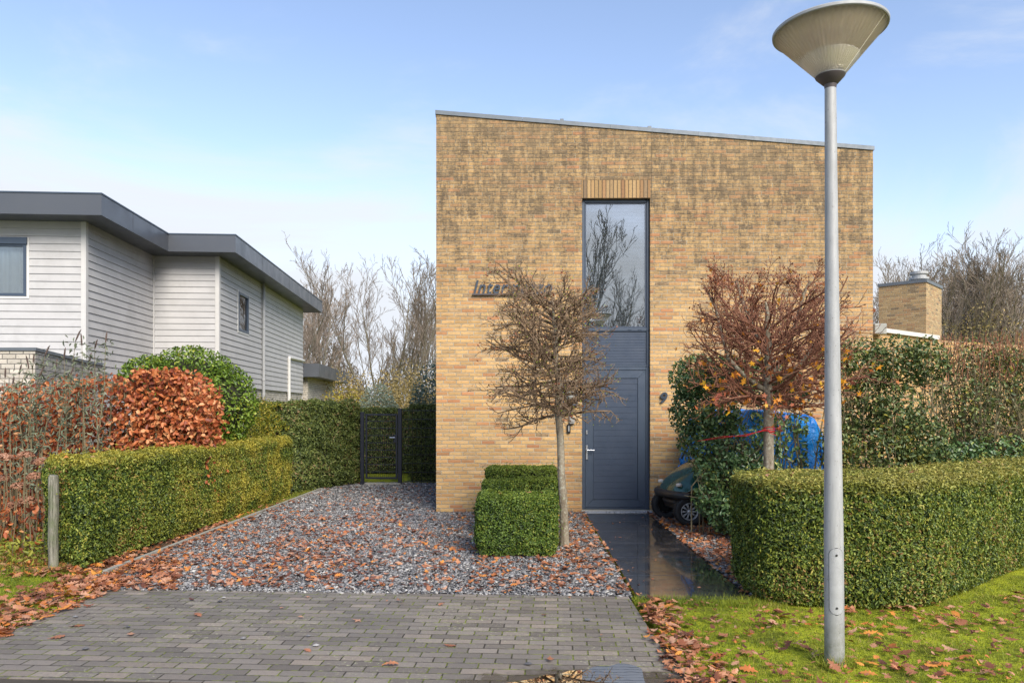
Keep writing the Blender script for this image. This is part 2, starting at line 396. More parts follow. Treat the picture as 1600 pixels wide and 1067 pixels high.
M['fartree'] = bark('far_bark', (0.10, 0.09, 0.065), (0.20, 0.18, 0.13), 1.5)
M['fartwig'] = bark('far_twig', (0.15, 0.12, 0.095), (0.26, 0.205, 0.16), 1.0)
M['spike'] = bark('spike_brown', (0.05, 0.035, 0.03), (0.13, 0.095, 0.08), 30)
M['redtip'] = bark('red_tips', (0.20, 0.075, 0.045), (0.33, 0.15, 0.09), 10)
# weathered timber post
m, n, b = new_mat('weathered_post'); k = NB(n); v = k.obj()
f = k.noise(k.mapv(v, sc=(1, 1, 0.07)), 60, 6, 0.7)
c = k.ramp(f, [(0.38, (0.06, 0.06, 0.04)), (0.6, (0.25, 0.24, 0.19))])
c = k.mix(k.rng(k.noise(v, 7, 4), 0.45, 0.7, 0, 0.6), c, (0.13, 0.17, 0.07))
n.links.new(c, b.inputs['Base Color']); b.inputs['Roughness'].default_value = 0.9
n.links.new(k.bump(f, 1.0, 0.012), b.inputs['Normal']); M['post'] = m

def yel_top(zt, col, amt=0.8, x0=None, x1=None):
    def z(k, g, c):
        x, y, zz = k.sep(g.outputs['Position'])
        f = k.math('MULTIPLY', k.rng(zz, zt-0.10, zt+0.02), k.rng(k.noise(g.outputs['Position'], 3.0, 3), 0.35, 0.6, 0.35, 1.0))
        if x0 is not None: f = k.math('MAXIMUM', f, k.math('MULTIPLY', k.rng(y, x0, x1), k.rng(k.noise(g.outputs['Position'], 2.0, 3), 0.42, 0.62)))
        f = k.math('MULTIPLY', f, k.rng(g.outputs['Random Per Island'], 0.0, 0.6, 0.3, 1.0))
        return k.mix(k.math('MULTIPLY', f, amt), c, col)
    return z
YEW = [(0.0, (0.018, 0.036, 0.010)), (0.28, (0.080, 0.13, 0.022)), (0.58, (0.165, 0.225, 0.035)), (0.82, (0.28, 0.32, 0.045)), (0.95, (0.40, 0.37, 0.07)), (1.0, (0.30, 0.17, 0.06))]
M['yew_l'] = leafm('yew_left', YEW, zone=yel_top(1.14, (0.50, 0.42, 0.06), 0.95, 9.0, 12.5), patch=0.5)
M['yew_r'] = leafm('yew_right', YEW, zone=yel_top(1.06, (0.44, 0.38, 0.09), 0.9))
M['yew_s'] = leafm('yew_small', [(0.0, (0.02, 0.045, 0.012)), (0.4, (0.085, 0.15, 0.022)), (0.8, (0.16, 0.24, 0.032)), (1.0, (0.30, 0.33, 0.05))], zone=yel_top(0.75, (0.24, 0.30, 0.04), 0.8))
M['yew_t'] = leafm('yew_tall', [(0.0, (0.04, 0.065, 0.018)), (0.5, (0.125, 0.17, 0.045)), (0.9, (0.24, 0.28, 0.07)), (1.0, (0.28, 0.18, 0.09))])
M['yew_ty'] = leafm('yew_tall_yellow', [(0.0, (0.05, 0.075, 0.012)), (0.4, (0.15, 0.18, 0.02)), (0.8, (0.30, 0.28, 0.025)), (1.0, (0.42, 0.32, 0.04))])
M['laurel'] = leafm('laurel_leaf', [(0.0, (0.035, 0.08, 0.03)), (0.5, (0.095, 0.175, 0.06)), (0.9, (0.19, 0.28, 0.09)), (1.0, (0.30, 0.32, 0.05))], rough=0.33, spec=0.5, transl=0.15)
M['privet'] = leafm('privet_leaf', [(0.0, (0.05, 0.08, 0.025)), (0.5, (0.10, 0.145, 0.045)), (0.9, (0.20, 0.23, 0.07)), (1.0, (0.38, 0.33, 0.05))], rough=0.4, transl=0.2)
M['greenbush'] = leafm('green_bush_leaf', [(0.0, (0.05, 0.10, 0.012)), (0.5, (0.14, 0.23, 0.025)), (0.9, (0.26, 0.36, 0.04)), (1.0, (0.40, 0.40, 0.05))], rough=0.42, transl=0.3)
M['beech'] = leafm('beech_leaf', [(0.0, (0.15, 0.035, 0.018)), (0.35, (0.36, 0.09, 0.03)), (0.75, (0.54, 0.18, 0.06)), (1.0, (0.66, 0.34, 0.15))], rough=0.5, transl=0.25)
M['oak'] = leafm('fallen_leaf', [(0.0, (0.09, 0.035, 0.022)), (0.25, (0.24, 0.085, 0.04)), (0.5, (0.38, 0.165, 0.085)), (0.7, (0.48, 0.27, 0.17)), (0.85, (0.44, 0.14, 0.04)), (1.0, (0.62, 0.26, 0.05))], rough=0.45, transl=0.1, patch=0.2)
M['maple'] = leafm('maple_leaf', [(0.0, (0.45, 0.13, 0.09)), (0.3, (0.60, 0.20, 0.03)), (0.7, (0.75, 0.32, 0.02)), (1.0, (0.72, 0.45, 0.03))], transl=0.35)
M['dryleaf'] = leafm('dry_leaf', [(0.0, (0.13, 0.035, 0.02)), (1.0, (0.32, 0.10, 0.035))])
M['bud'] = leafm('green_bud', [(0.0, (0.18, 0.20, 0.02)), (1.0, (0.35, 0.42, 0.04))])
M['budd'] = leafm('grey_green_leaf', [(0.0, (0.12, 0.15, 0.09)), (1.0, (0.27, 0.30, 0.20))])
M['flower'] = leafm('dry_flowerhead', [(0.0, (0.26, 0.12, 0.07)), (1.0, (0.46, 0.25, 0.16))])
M['yellowbush'] = leafm('yellow_leaf', [(0.0, (0.28, 0.24, 0.03)), (1.0, (0.60, 0.48, 0.04))], transl=0.35)
M['tanbush'] = leafm('tan_leaf', [(0.0, (0.16, 0.13, 0.05)), (0.6, (0.30, 0.23, 0.09)), (1.0, (0.42, 0.30, 0.09))])
M['olive'] = leafm('olive_leaf', [(0.0, (0.16, 0.22, 0.15)), (1.0, (0.36, 0.42, 0.32))])
M['conifer'] = leafm('blue_conifer', [(0.0, (0.04, 0.085, 0.075)), (1.0, (0.11, 0.17, 0.15))])
M['grass'] = leafm('grass_blade', [(0.0, (0.10, 0.14, 0.012)), (0.4, (0.21, 0.27, 0.02)), (0.8, (0.35, 0.39, 0.03)), (1.0, (0.42, 0.34, 0.08))], rough=0.6, transl=0.35, patch=0.7, patch_scale=1.1)
M['weed'] = leafm('weed', [(0.0, (0.10, 0.15, 0.02)), (1.0, (0.35, 0.34, 0.05))])
M['stone'] = leafm('slate_chip', [(0.0, (0.05, 0.05, 0.052)), (0.45, (0.14, 0.138, 0.14)), (0.85, (0.27, 0.265, 0.26)), (1.0, (0.45, 0.44, 0.41))], rough=0.45, transl=0, spec=0.5, patch=0.15)

def groundm(name, cols, sc=3.0, bump=0.02, rough=0.95):
    m, n, b = new_mat(name); k = NB(n); v = k.pos()
    f = k.noise(v, sc, 8, 0.68); g = k.noise(v, sc*9, 5, 0.7)
    c = k.ramp(k.math('ADD', k.math('MULTIPLY', f, 0.6), k.math('MULTIPLY', g, 0.4)), cols)
    n.links.new(c, b.inputs['Base Color']); b.inputs['Roughness'].default_value = rough; b.inputs['Specular IOR Level'].default_value = 0.2
    n.links.new(k.bump(g, 0.8, bump), b.inputs['Normal']); return m
M['lawn'] = groundm('lawn_moss', [(0.30, (0.07, 0.06, 0.02)), (0.44, (0.16, 0.18, 0.015)), (0.55, (0.34, 0.38, 0.02)), (0.66, (0.42, 0.42, 0.03)), (0.8, (0.20, 0.15, 0.05))], 3.4, 0.05)
M['soil'] = groundm('soil', [(0.3, (0.03, 0.022, 0.014)), (0.5, (0.08, 0.055, 0.032)), (0.7, (0.14, 0.09, 0.05))], 3)
M['gravelbed'] = groundm('gravel_bed', [(0.3, (0.03, 0.03, 0.033)), (0.7, (0.12, 0.12, 0.13))], 9, 0.03)
M['asphalt'] = groundm('asphalt', [(0.3, (0.05, 0.042, 0.033)), (0.7, (0.10, 0.085, 0.066))], 6, 0.01, 0.7)
# black slabs, wet
m, n, b = new_mat('wet_slab'); k = NB(n); v = k.pos()
c = k.ramp(k.noise(v, 2.5, 6), [(0.3, (0.016, 0.017, 0.020)), (0.7, (0.036, 0.037, 0.042))])
c = k.mix(k.rng(k.noise(v, 240, 2), 0.62, 0.7, 0, 0.35), c, (0.10, 0.10, 0.11))
c = k.mix(k.rng(k.noise(v, 4.5, 8, 0.75), 0.52, 0.68, 0, 0.4), c, (0.09, 0.085, 0.075))
n.links.new(c, b.inputs['Base Color'])
n.links.new(k.rng(k.noise(v, 2.4, 7, 0.65), 0.42, 0.7, 0.05, 0.34), b.inputs['Roughness']); b.inputs['Specular IOR Level'].default_value = 0.75; b.inputs['IOR'].default_value = 1.5
n.links.new(k.rng(k.noise(v, 2.4, 7, 0.65), 0.5, 0.68, 0.8, 0.15), b.inputs['Coat Weight']); b.inputs['Coat Roughness'].default_value = 0.04; b.inputs['Coat IOR'].default_value = 1.45
n.links.new(k.bump(k.noise(v, 9, 3), 0.12, 0.002), b.inputs['Normal']); M['slab'] = m
# puddle
m, n, b = new_mat('puddle_water'); k = NB(n)
b.inputs['Base Color'].default_value = (0.75, 0.66, 0.55, 1); b.inputs['Roughness'].default_value = 0.01; b.inputs['IOR'].default_value = 1.33; b.inputs['Transmission Weight'].default_value = 1.0
n.links.new(k.bump(k.noise(k.pos(), 5, 2), 0.03, 0.004), b.inputs['Normal']); M['water'] = m
# window glass: clear pane whose two faces mirror part of the light
def glassm(name, refl):
    m, n, b = new_mat(name); n.nodes.remove(b); k = NB(n)
    tr = n.nodes.new('ShaderNodeBsdfTransparent'); tr.inputs[0].default_value = (0.82, 0.86, 0.88, 1)
    gl = n.nodes.new('ShaderNodeBsdfGlossy'); gl.inputs['Roughness'].default_value = 0.0
    fr = n.nodes.new('ShaderNodeFresnel'); fr.inputs[0].default_value = 1.5
    ms = n.nodes.new('ShaderNodeMixShader'); n.links.new(k.math('ADD', fr.outputs[0], refl), ms.inputs[0])
    n.links.new(tr.outputs[0], ms.inputs[1]); n.links.new(gl.outputs[0], ms.inputs[2]); n.links.new(ms.outputs[0], n.nodes['Material Output'].inputs[0])
    return m
M['glass'] = glassm('window_glass', 0.30)
M['glass2'] = glassm('curtain_window_glass', 0.12)
# tarp
m, n, b = new_mat('blue_tarp'); k = NB(n); v = k.obj()
c = k.ramp(k.noise(v, 5, 4), [(0.35, (0.0, 0.20, 0.72)), (0.65, (0.02, 0.36, 0.92))])
n.links.new(c, b.inputs['Base Color']); b.inputs['Roughness'].default_value = 0.35
n.links.new(k.bump(k.noise(v, 9, 4, 0.6, 1.0), 0.8, 0.05), b.inputs['Normal']); M['tarp'] = m
# lamp diffuser: ribbed clear acrylic, aged to yellow
m, n, b = new_mat('lamp_acrylic'); k = NB(n)
b.inputs['Base Color'].default_value = (0.98, 0.95, 0.91, 1); b.inputs['Roughness'].default_value = 0.18; b.inputs['Transmission Weight'].default_value = 0.92; b.inputs['IOR'].default_value = 1.10
t_ = n.nodes.new('ShaderNodeBsdfTranslucent'); t_.inputs[0].default_value = (0.95, 0.88, 0.78, 1); ms = n.nodes.new('ShaderNodeMixShader'); ms.inputs[0].default_value = 0.35
n.links.new(b.outputs[0], ms.inputs[1]); n.links.new(t_.outputs[0], ms.inputs[2]); n.links.new(ms.outputs[0], n.nodes['Material Output'].inputs[0])
M['acrylic'] = m
M['refl_up'] = plain('lamp_upper_reflector', (0.74, 0.66, 0.56), 0.5, 0, 0.08, 5)
M['refl'] = plain('lamp_reflector', (0.96, 0.93, 0.88), 0.35, 0.5, 0.05, 5)

# ---------------------------------------------------------------- instancing by numpy
def unit(a): return a / np.maximum(np.linalg.norm(a, axis=1, keepdims=True), 1e-9)
def frames(N, rg, T=None):
    N = unit(N)
    if T is None: T = rg.normal(size=N.shape)
    T = unit(T - N * (T*N).sum(1, keepdims=True)); return T, np.cross(N, T), N
def inst(tv, tf, Pn, T, B, N, sx, sy=None, sz=None):
    sy = sx if sy is None else sy; sz = sx if sz is None else sz
    sx, sy, sz = [np.broadcast_to(np.asarray(s, dtype=float), (len(Pn),))[:, None, None] for s in (sx, sy, sz)]
    tv = np.asarray(tv, float)
    V = Pn[:, None, :] + T[:, None, :]*(tv[None, :, 0:1]*sx) + B[:, None, :]*(tv[None, :, 1:2]*sy) + N[:, None, :]*(tv[None, :, 2:3]*sz)
    Fc = (np.asarray(tf)[None] + (np.arange(len(Pn))*len(tv))[:, None, None]).reshape(-1, len(tf[0]))
    return V.reshape(-1, 3), Fc
RH_V = [(-.5, 0, 0), (0, .5, .18), (.5, 0, 0), (0, -.5, .18)]; RH_F = [(0, 2, 1), (0, 3, 2)]
OV_V = [(-.5, 0, 0), (-.2, .42, .14), (.18, .42, .14), (.5, 0, -.06), (.18, -.42, .14), (-.2, -.42, .14)]
OV_F = [(0, 3, 2, 1), (0, 5, 4, 3)]
def oak_tpl(seed, maple=False):
    r = random.Random(seed); pts = []
    if maple:
        for i in range(5):
            a = (i-2)*1.05; 
            pts.append((0.5*math.cos(a)*(1 if i != 0 and i != 4 else .75), 0.5*math.sin(a)*(1 if i != 0 and i != 4 else .75)))
            if i < 4: a2 = a+.52; pts.append((.2*math.cos(a2), .2*math.sin(a2)))
        pts.append((-.1, 0)); 
    else:
        up = [(-.5, .03), (-.3, .08), (-.24, .24), (-.12, .12), (-.02, .36), (.08, .17), (.2, .34), (.27, .14), (.42, .17), (.5, 0)]
        pts = up + [(x, -y) for x, y in up[::-1][1:]]
    cu = r.uniform(-.9, .9); cv = r.uniform(-1.0, 1.0); tw = r.uniform(-.8, .8)
    v = [(x, y, cu*x*x+cv*y*y+tw*x*y+r.uniform(-.02, .02)) for x, y in pts]
    v.append((0, 0, 0)); c = len(v)-1; m_ = len(pts)
    return v, [(c, i, (i+1) % m_) for i in range(m_)]
def leaf_cloud(name, Pn, N, L, Wd, mat, parent, rg=rng, tpl=(RH_V, RH_F), jit=0.8, T=None):
    Nn = unit(N) + rg.normal(size=N.shape)*jit
    T_, B, Nn = frames(Nn, rg, T)
    L = L * rg.uniform(0.65, 1.3, len(Pn)); Wd = Wd * rg.uniform(0.7, 1.3, len(Pn))
    V, Fc = inst(tpl[0], tpl[1], Pn, T_, B, Nn, L, Wd, L)
    return mesh_np(name, V, Fc, mat, parent)
def bumpy(Pn, s=1.0, seed=0):
    x, y, z = Pn[:, 0]*s+seed, Pn[:, 1]*s+seed*1.7, Pn[:, 2]*s+seed*2.3
    return (np.sin(3.1*x+1.3*y)+np.sin(4.3*y-2.1*z+1)+np.sin(5.2*z+2.2*x+2)+.6*np.sin(9*x+7*z)+.6*np.sin(8*y-9*z+x*3)+.4*np.sin(17*x-13*y+3)+.4*np.sin(15*z+19*y))/4

def round_poly(poly, r, k=4):
    out_ = []; n = len(poly)
    for i in range(n):
        p = Vector(poly[i]); a = Vector(poly[i-1])-p; b = Vector(poly[(i+1) % n])-p
        t = min(r, a.length*.45, b.length*.45); A = p+a.normalized()*t; B_ = p+b.normalized()*t
        for j in range(k+1):
            u = j/k; q = A*(1-u)**2 + p*2*u*(1-u) + B_*u*u; out_.append((q.x, q.y))
    return out_
def inpoly(x, y, poly):
    ins = np.zeros(len(x), bool); n = len(poly)
    for i in range(n):
        x1, y1 = poly[i]; x2, y2 = poly[(i+1) % n]
        if y1 == y2: continue
        c = ((y1 > y) != (y2 > y)) & (x < (x2-x1)*(y-y1)/(y2-y1)+x1); ins ^= c
    return ins
def pdist(x, y, poly):
    dmin = np.full(len(x), 1e9); n = len(poly)
    for i in range(n):
        a = np.array(poly[i]); b = np.array(poly[(i+1) % n]); ab = b-a; L2 = (ab**2).sum()+1e-12
        t = np.clip(((x-a[0])*ab[0]+(y-a[1])*ab[1])/L2, 0, 1)
        dmin = np.minimum(dmin, np.hypot(x-a[0]-t*ab[0], y-a[1]-t*ab[1]))
    return dmin
def sample_poly(poly, n, rg=rng):
    xs = [p[0] for p in poly]; ys = [p[1] for p in poly]; X = np.zeros(0); Y = np.zeros(0)
    while len(X) < n:
        x = rg.uniform(min(xs), max(xs), n*2); y = rg.uniform(min(ys), max(ys), n*2); k_ = inpoly(x, y, poly)
        X = np.r_[X, x[k_]]; Y = np.r_[Y, y[k_]]
    return X[:n], Y[:n]
def area(poly): return sum(poly[i][0]*poly[(i+1) % len(poly)][1]-poly[(i+1) % len(poly)][0]*poly[i][1] for i in range(len(poly)))/2
def inset(poly, d):
    n = len(poly); o = []
    for i in range(n):
        p = Vector(poly[i]); a = (p-Vector(poly[i-1])); b = (Vector(poly[(i+1) % n])-p)
        a = a.normalized() if a.length > 1e-6 else b.normalized(); b = b.normalized() if b.length > 1e-6 else a
        nn = Vector((-a.y-b.y, a.x+b.x)); nn = nn.normalized() if nn.length > 1e-6 else Vector((-a.y, a.x))
        q = p+nn*d; o.append((q.x, q.y))
    return o
def hedge(name, label, cat, poly, h, dens, L, Wd, mat, group=None, rad=0.12, bump_amp=0.03, gap=0.0, topn=1.0, z0=0.02, rr=0.10, mat_fn=None, stems=True):
    if area(poly) < 0: poly = poly[::-1]
    poly = round_poly(poly, rad); n = len(poly)
    cx = sum(p[0] for p in poly)/n; cy = sum(p[1] for p in poly)/n
    t = thing(name, (cx, cy, 0), label, cat, group)
    seg = np.array([math.dist(poly[i], poly[(i+1) % n]) for i in range(n)]); per = seg.sum(); cum = np.r_[0, np.cumsum(seg)]
    PA = np.array(poly); PB = np.roll(PA, -1, axis=0)
    ns = int(per*h*dens); s = rng.uniform(0, per, ns); i = np.clip(np.searchsorted(cum, s)-1, 0, n-1); u = (s-cum[i])/np.maximum(seg[i], 1e-9)
    xy = PA[i]*(1-u)[:, None]+PB[i]*u[:, None]; dv_ = unit(PB[i]-PA[i]); nr = np.c_[dv_[:, 1], -dv_[:, 0]]
    z = z0+(h-z0)*rng.uniform(0, 1, ns)**0.9
    dz = np.clip(z-(h-rr), 0, rr); ins = rr-np.sqrt(np.maximum(rr*rr-dz*dz, 0)); low = np.clip(0.16-z, 0, 1)*0.35
    dep = rng.exponential(0.018, ns)
    Ps = np.c_[xy-nr*(ins+dep+low)[:, None], z]; Ns = np.c_[nr*(1-dz/rr*.6)[:, None], dz/rr*0.8+0.25]
    ta = abs(area(poly)); ntp = int(ta*dens*topn); X, Y = sample_poly(poly, ntp)
    de = pdist(X, Y, poly); q = np.clip(rr-de, 0, rr); zt = h-(rr-np.sqrt(np.maximum(rr*rr-q*q, 0)))-rng.exponential(0.012, ntp)
    Pt = np.c_[X, Y, zt]; Nt = np.c_[np.zeros((ntp, 2)), np.ones(ntp)]
    Pn = np.r_[Ps, Pt]; Nn = np.r_[Ns, Nt]
    bm_ = bumpy(Pn, 1.6, 3)*bump_amp + bumpy(Pn, 4.5, 8)*bump_amp*0.7 + bumpy(Pn, 13, 5)*0.010
    Pn = Pn+unit(Nn)*bm_[:, None]
    hol = bumpy(Pn, 5.5, 31)+.8*bumpy(Pn, 11, 17)+rng.normal(0, .22, len(Pn)); Pn = Pn-unit(Nn)*(np.clip(-hol-.55, 0, 1)*.055)[:, None]; kk = hol > -1.05; Pn, Nn = Pn[kk], Nn[kk]
    Pn = Pn+unit(Nn)*np.where(rng.uniform(0, 1, len(Pn)) < .05, rng.exponential(.022, len(Pn)), 0)[:, None]
    if gap > 0: keep = bumpy(Pn, 2.6, 21)+bumpy(Pn, 7, 5)*.6+rng.normal(0, .25, len(Pn)) > -1.6+gap; Pn, Nn = Pn[keep], Nn[keep]
    Pn[:, 2] = np.maximum(Pn[:, 2], 0.01)
    # sprays that stand proud of the clipped face
    leaf_cloud('foliage', Pn, Nn, L, Wd, mat, t, jit=0.75)
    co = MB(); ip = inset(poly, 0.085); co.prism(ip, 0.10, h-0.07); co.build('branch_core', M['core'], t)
    if stems:
        for _ in range(max(2, min(10, int(per*1.2)))):
            X, Y = sample_poly(inset(poly, 0.14), 1); sb = MB(); sb.tube([(X[0], Y[0], -.02), (X[0]+random.uniform(-.03, .03), Y[0]+random.uniform(-.03, .03), 0.2)], [0.02, 0.014], 5)
            sb.build('stem', M['stem'], t)
    return t

# ---------------------------------------------------------------- branching wood
def rot_about(v, ax, a): return Matrix.Rotation(a, 3, ax) @ v
def grow(mb, rg, p, d, length, r, level, prm, tips=None, sides=None):
    """prm[level] = (segments, wander, upward pull, children, child length ratio, child angle, radius taper)"""
    segs, wander, up, nch, lr, ang, taper = prm[level]
    pts = [p.copy()]; rad = [r]; dirs = [d.copy()]; d = d.copy()
    for i in range(segs):
        d = (d+Vector((rg.gauss(0, wander), rg.gauss(0, wander), rg.gauss(0, wander)+up))).normalized()
        pts.append(pts[-1]+d*length/segs); rad.append(max(prm['rmin'], r*(1-(i+1)/segs*(1-taper)))); dirs.append(d.copy())
    ns = prm['sides'][min(level, len(prm['sides'])-1)]
    mb[min(level, len(mb)-1)].tube(pts, rad, ns, cap=False)
    if tips is not None and level+1 >= prm['n']: tips.append((pts[-1], d.copy()))
    if level+1 < prm['n']:
        for c in range(nch):
            u = prm['start'][level]+(1-prm['start'][level])*(c+rg.random())/nch
            x = u*segs; i = min(int(x), segs-1); f = x-i
            q = pts[i].lerp(pts[i+1], f); bd = dirs[i+1]
            ax = bd.orthogonal().normalized(); ax = rot_about(ax, bd, rg.uniform(0, 2*math.pi))
            nd = rot_about(bd, ax, ang*rg.uniform(.65, 1.3)).normalized()
            grow(mb, rg, q, nd, length*lr*rg.uniform(.6, 1.25)*(1.15-.45*u), max(prm['rmin'], rad[i]*prm['rr'][level]), level+1, prm, tips)

def copy_tree(o, parent=None):
    c = o.copy(); COL.objects.link(c); c.parent = parent
    for ch in list(o.children): copy_tree(ch, c)
    return c

# ================================================================ THE GROUND
YF = 12.7                                            # brick facade plane
def sheet(name, poly, z, mat, kind='structure'):
    mb = MB(); mb.add([(x, y, z) for x, y in poly], [tuple(range(len(poly)))]); o = mb.build(name, mat); o['kind'] = kind; return o
def slabp(name, poly, z0, z1, mat):
    if area(poly) < 0: poly = poly[::-1]
    mb = MB(); mb.prism(poly, z0, z1); o = mb.build(name, mat); o['kind'] = 'structure'; return o
GX0 = G(230, 872)[0]                                  # left edge of the gravel
PX0, PX1 = 1.05, 2.06                                 # garden path
slabp('ground', [(-400, -200), (400, -200), (400, 600), (-400, 600)], -0.6, -0.06, M['lawn'])
sheet('road', [(-60, -12), (60, -12), (60, 5.6), (-60, 5.6)], -0.0045, M['asphalt'])
rowang = R(-2.75)
pav = [(-3.92, 4.845), (1.02, 4.60), (0.98, 6.98), (-3.92, 7.22)]
pav_o = slabp('brick_paving', pav, -0.055, 0.0, M['paver'])
slabp('driveway', [(GX0, 7.20), (PX0-0.04, 6.98), (PX0-0.04, YF+0.02), (-1.40, YF+0.02), (-1.40, 17.9), (GX0+0.1, 17.9)], -0.055, -0.012, M['gravelbed'])
slabp('planting_bed', [(PX1+0.04, 6.98), (3.0, 6.98), (3.7, 7.5), (5.5, 9.1), (9.5, 12), (9.5, YF), (PX1+0.04, YF)], -0.055, -0.010, M['gravelbed'])
slabp('lawn', [(1.06, 3.2), (12, 3.2), (12, 10.5), (5.0, 9.0), (3.4, 6.96), (1.06, 6.86)], -0.058, -0.004, M['lawn'])
slabp('verge', [(-14, 4.9), (-3.95, 4.9), (-3.95, 8.0), (-14, 8.0)], -0.058, -0.006, M['lawn'])
slabp('garden_soil', [(-14, 8.0), (GX0-0.09, 8.0), (GX0-0.02, 20), (-14, 30)], -0.058, -0.002, M['soil'])
slabp('back_lawn', [(-9, 18.1), (-1.4, 18.1), (-1.4, 32), (-9, 32)], -0.058, -0.005, M['lawn'])
# thin concrete edging along the gravel
for a, b in (((GX0-0.07, 7.9), (GX0-0.0, 17.8)),):
    slabp('edging', [a, (a[0]+0.05, a[1]), (b[0]+0.05, b[1]), b], -0.05, 0.035, M['concrete'])
# garden path: slabs laid one behind the other
y = 6.87; q = 0; nsl = 6; L_ = (YF-0.12-y)/nsl
pm = MB()
for i in range(nsl):
    pm.box((PX0, y+i*L_+0.003, -0.05), (PX1, y+(i+1)*L_-0.003, 0.012), bev=0.003)
pm.build('garden_path', M['slab'])['kind'] = 'structure'
slabp('path_joint', [(PX0+.002, 6.875), (PX1-.002, 6.875), (PX1-.002, YF-.13), (PX0+.002, YF-.13)], -0.054, 0.0095, M['concrete'])
# puddle over the sunken corner of the paving
pp = []
for px, py in ((740, 1090), (765, 1072), (790, 1067), (812, 1064), (838, 1059), (850, 1054), (878, 1052), (893, 1046), (917, 1047), (930, 1040), (952, 1041), (968, 1035), (988, 1038), (1003, 1044), (1006, 1060), (1016, 1090), (900, 1100)):
    pp.append(G(px, py))
pp = round_poly(pp, 0.05, 3)
sheet('puddle', pp, 0.0015, M['water'])
# wet dark patch of paving around the puddle is the bare water film only

# ---------------------------------------------------------------- gravel, grass, fallen leaves
def stones(name, poly, dens, size, keep=None):
    n_ = int(abs(area(poly))*dens); X, Y = sample_poly(poly, n_)
    ico = [(0, 0, 1)]+[(.894*math.cos(a*1.2566), .894*math.sin(a*1.2566), .447) for a in range(5)]+[(.894*math.cos((a+.5)*1.2566), .894*math.sin((a+.5)*1.2566), -.447) for a in range(5)]+[(0, 0, -1)]
    fc = [(0, 1+i, 1+(i+1) % 5) for i in range(5)]+[(1+i, 6+i, 1+(i+1) % 5) for i in range(5)]+[(6+i, 6+(i+1) % 5, 1+(i+1) % 5) for i in range(5)]+[(11, 6+(i+1) % 5, 6+i) for i in range(5)]
    Vs = []; Fs = []; o_ = 0; per = n_//8+1
    for v in range(8):
        sl = slice(v*per, min(n_, (v+1)*per)); x, y_ = X[sl], Y[sl]
        if len(x) == 0: continue
        r2 = np.random.default_rng(v); tv = np.array(ico)*r2.uniform(0.7, 1.2, (12, 1))
        s = size*rng.lognormal(0, 0.33, len(x)); N = np.c_[rng.normal(0, .35, (len(x), 2)), np.ones(len(x))]
        T_, B_, N_ = frames(N, rng)
        Pn = np.c_[x, y_, rng.uniform(-0.006, 0.010, len(x))]
        V, Fc = inst(tv, fc, Pn, T_, B_, N_, s, s*rng.uniform(.5, .9, len(x)), s*rng.uniform(.25, .5, len(x)))
        Vs.append(V); Fs.append(Fc+o_); o_ += len(V)
    o = mesh_np(name, np.concatenate(Vs), np.concatenate(Fs), M['stone']); o['kind'] = 'stuff'; return o
drive_near = [(GX0-0.12, 7.28), (GX0+0.2, 7.19), (PX0-0.03, 6.97), (PX0-0.03, YF-0.02), (GX0+0.02, YF-0.02)]
stones('gravel', drive_near, 2300, 0.0165)
stones('gravel', [(GX0+0.02, YF-0.02), (-1.44, YF-0.02), (-1.44, 17.8), (GX0+0.05, 17.8)], 900, 0.024)
stones('gravel', [(PX1+0.03, 7.0), (2.9, 7.0), (3.5, 7.6), (4.8, YF-0.02), (PX1+0.03, YF-0.02)], 1300, 0.018)

def fallen(name, pts, size, zbase=0.012, flat=0.28, maple=0):
    Vs = []; Fs = []; o_ = 0; K = 9; per = len(pts)//K+1
    for v in range(K):
        p = pts[v*per:(v+1)*per]
        if len(p) == 0: continue
        tv, tf = oak_tpl(v, maple=(v < maple))
        N = np.c_[rng.normal(0, flat, (len(p), 2)), np.ones(len(p))*rng.choice([-1, 1], len(p))]
        T_, B_, N_ = frames(N, rng); s = size*np.clip(rng.lognormal(-.06, .42, len(p)), .35, 1.55)
        Pn = np.c_[p[:, 0], p[:, 1], (p[:, 2] if p.shape[1] > 2 else zbase)+rng.uniform(0, 0.022, len(p))]
        V, Fc = inst(tv, tf, Pn, T_, B_, N_, s, s*rng.uniform(.75, 1.1, len(p)), s*rng.uniform(.4, 1.2, len(p)))
        V[:, 2] = np.maximum(V[:, 2], 0.004)
        Vs.append(V); Fs.append(Fc+o_); o_ += len(V)
    o = mesh_np(name, np.concatenate(Vs), np.concatenate(Fs), M['oak']); o['kind'] = 'stuff'; return o
def scatter(poly, n_, fn=None):
    X, Y = sample_poly(poly, n_); p = np.c_[X, Y]
    if fn is not None: p = p[rng.uniform(0, 1, len(p)) < fn(p)]
    return p
def clump(p, s=1.3, seed=4): return np.clip(.5+.55*bumpy(np.c_[p, np.zeros(len(p))], s, seed), 0, 1)
# gravel drive: thick in drifts nearer the paving, thinner by the gate
drv = [(GX0, 7.3), (PX0, 7.02), (PX0, YF-0.05), (-1.45, YF-0.05), (-1.45, 17.5), (GX0+.05, 17.5)]
def fd(p):
    w = np.interp(p[:, 1], [7, 7.6, 9.5, 11.5, 13.5, 17.5], [.45, 1, .9, .5, .22, .10])
    w = w*np.interp(p[:, 0], [-4.2, -3.8, -2.6, -.6, 1.1], [.9, 1.0, .95, .6, .85])
    w2 = np.where((p[:, 0] > 0.2) & (p[:, 1] < YF), .8, 0)
    return np.clip(w*(.2+.95*clump(p)), 0, 1)+w2*.3
fallen('fallen_leaves', scatter(drv, 17000, fd), 0.064)
bed = [(PX1-.03, 6.95), (3.3, 7.0), (4.6, 10), (4.6, YF-.1), (PX1+.02, YF-.1)]
fallen('fallen_leaves', scatter(bed, 7000, lambda p: .45+.5*clump(p, 2)), 0.066)
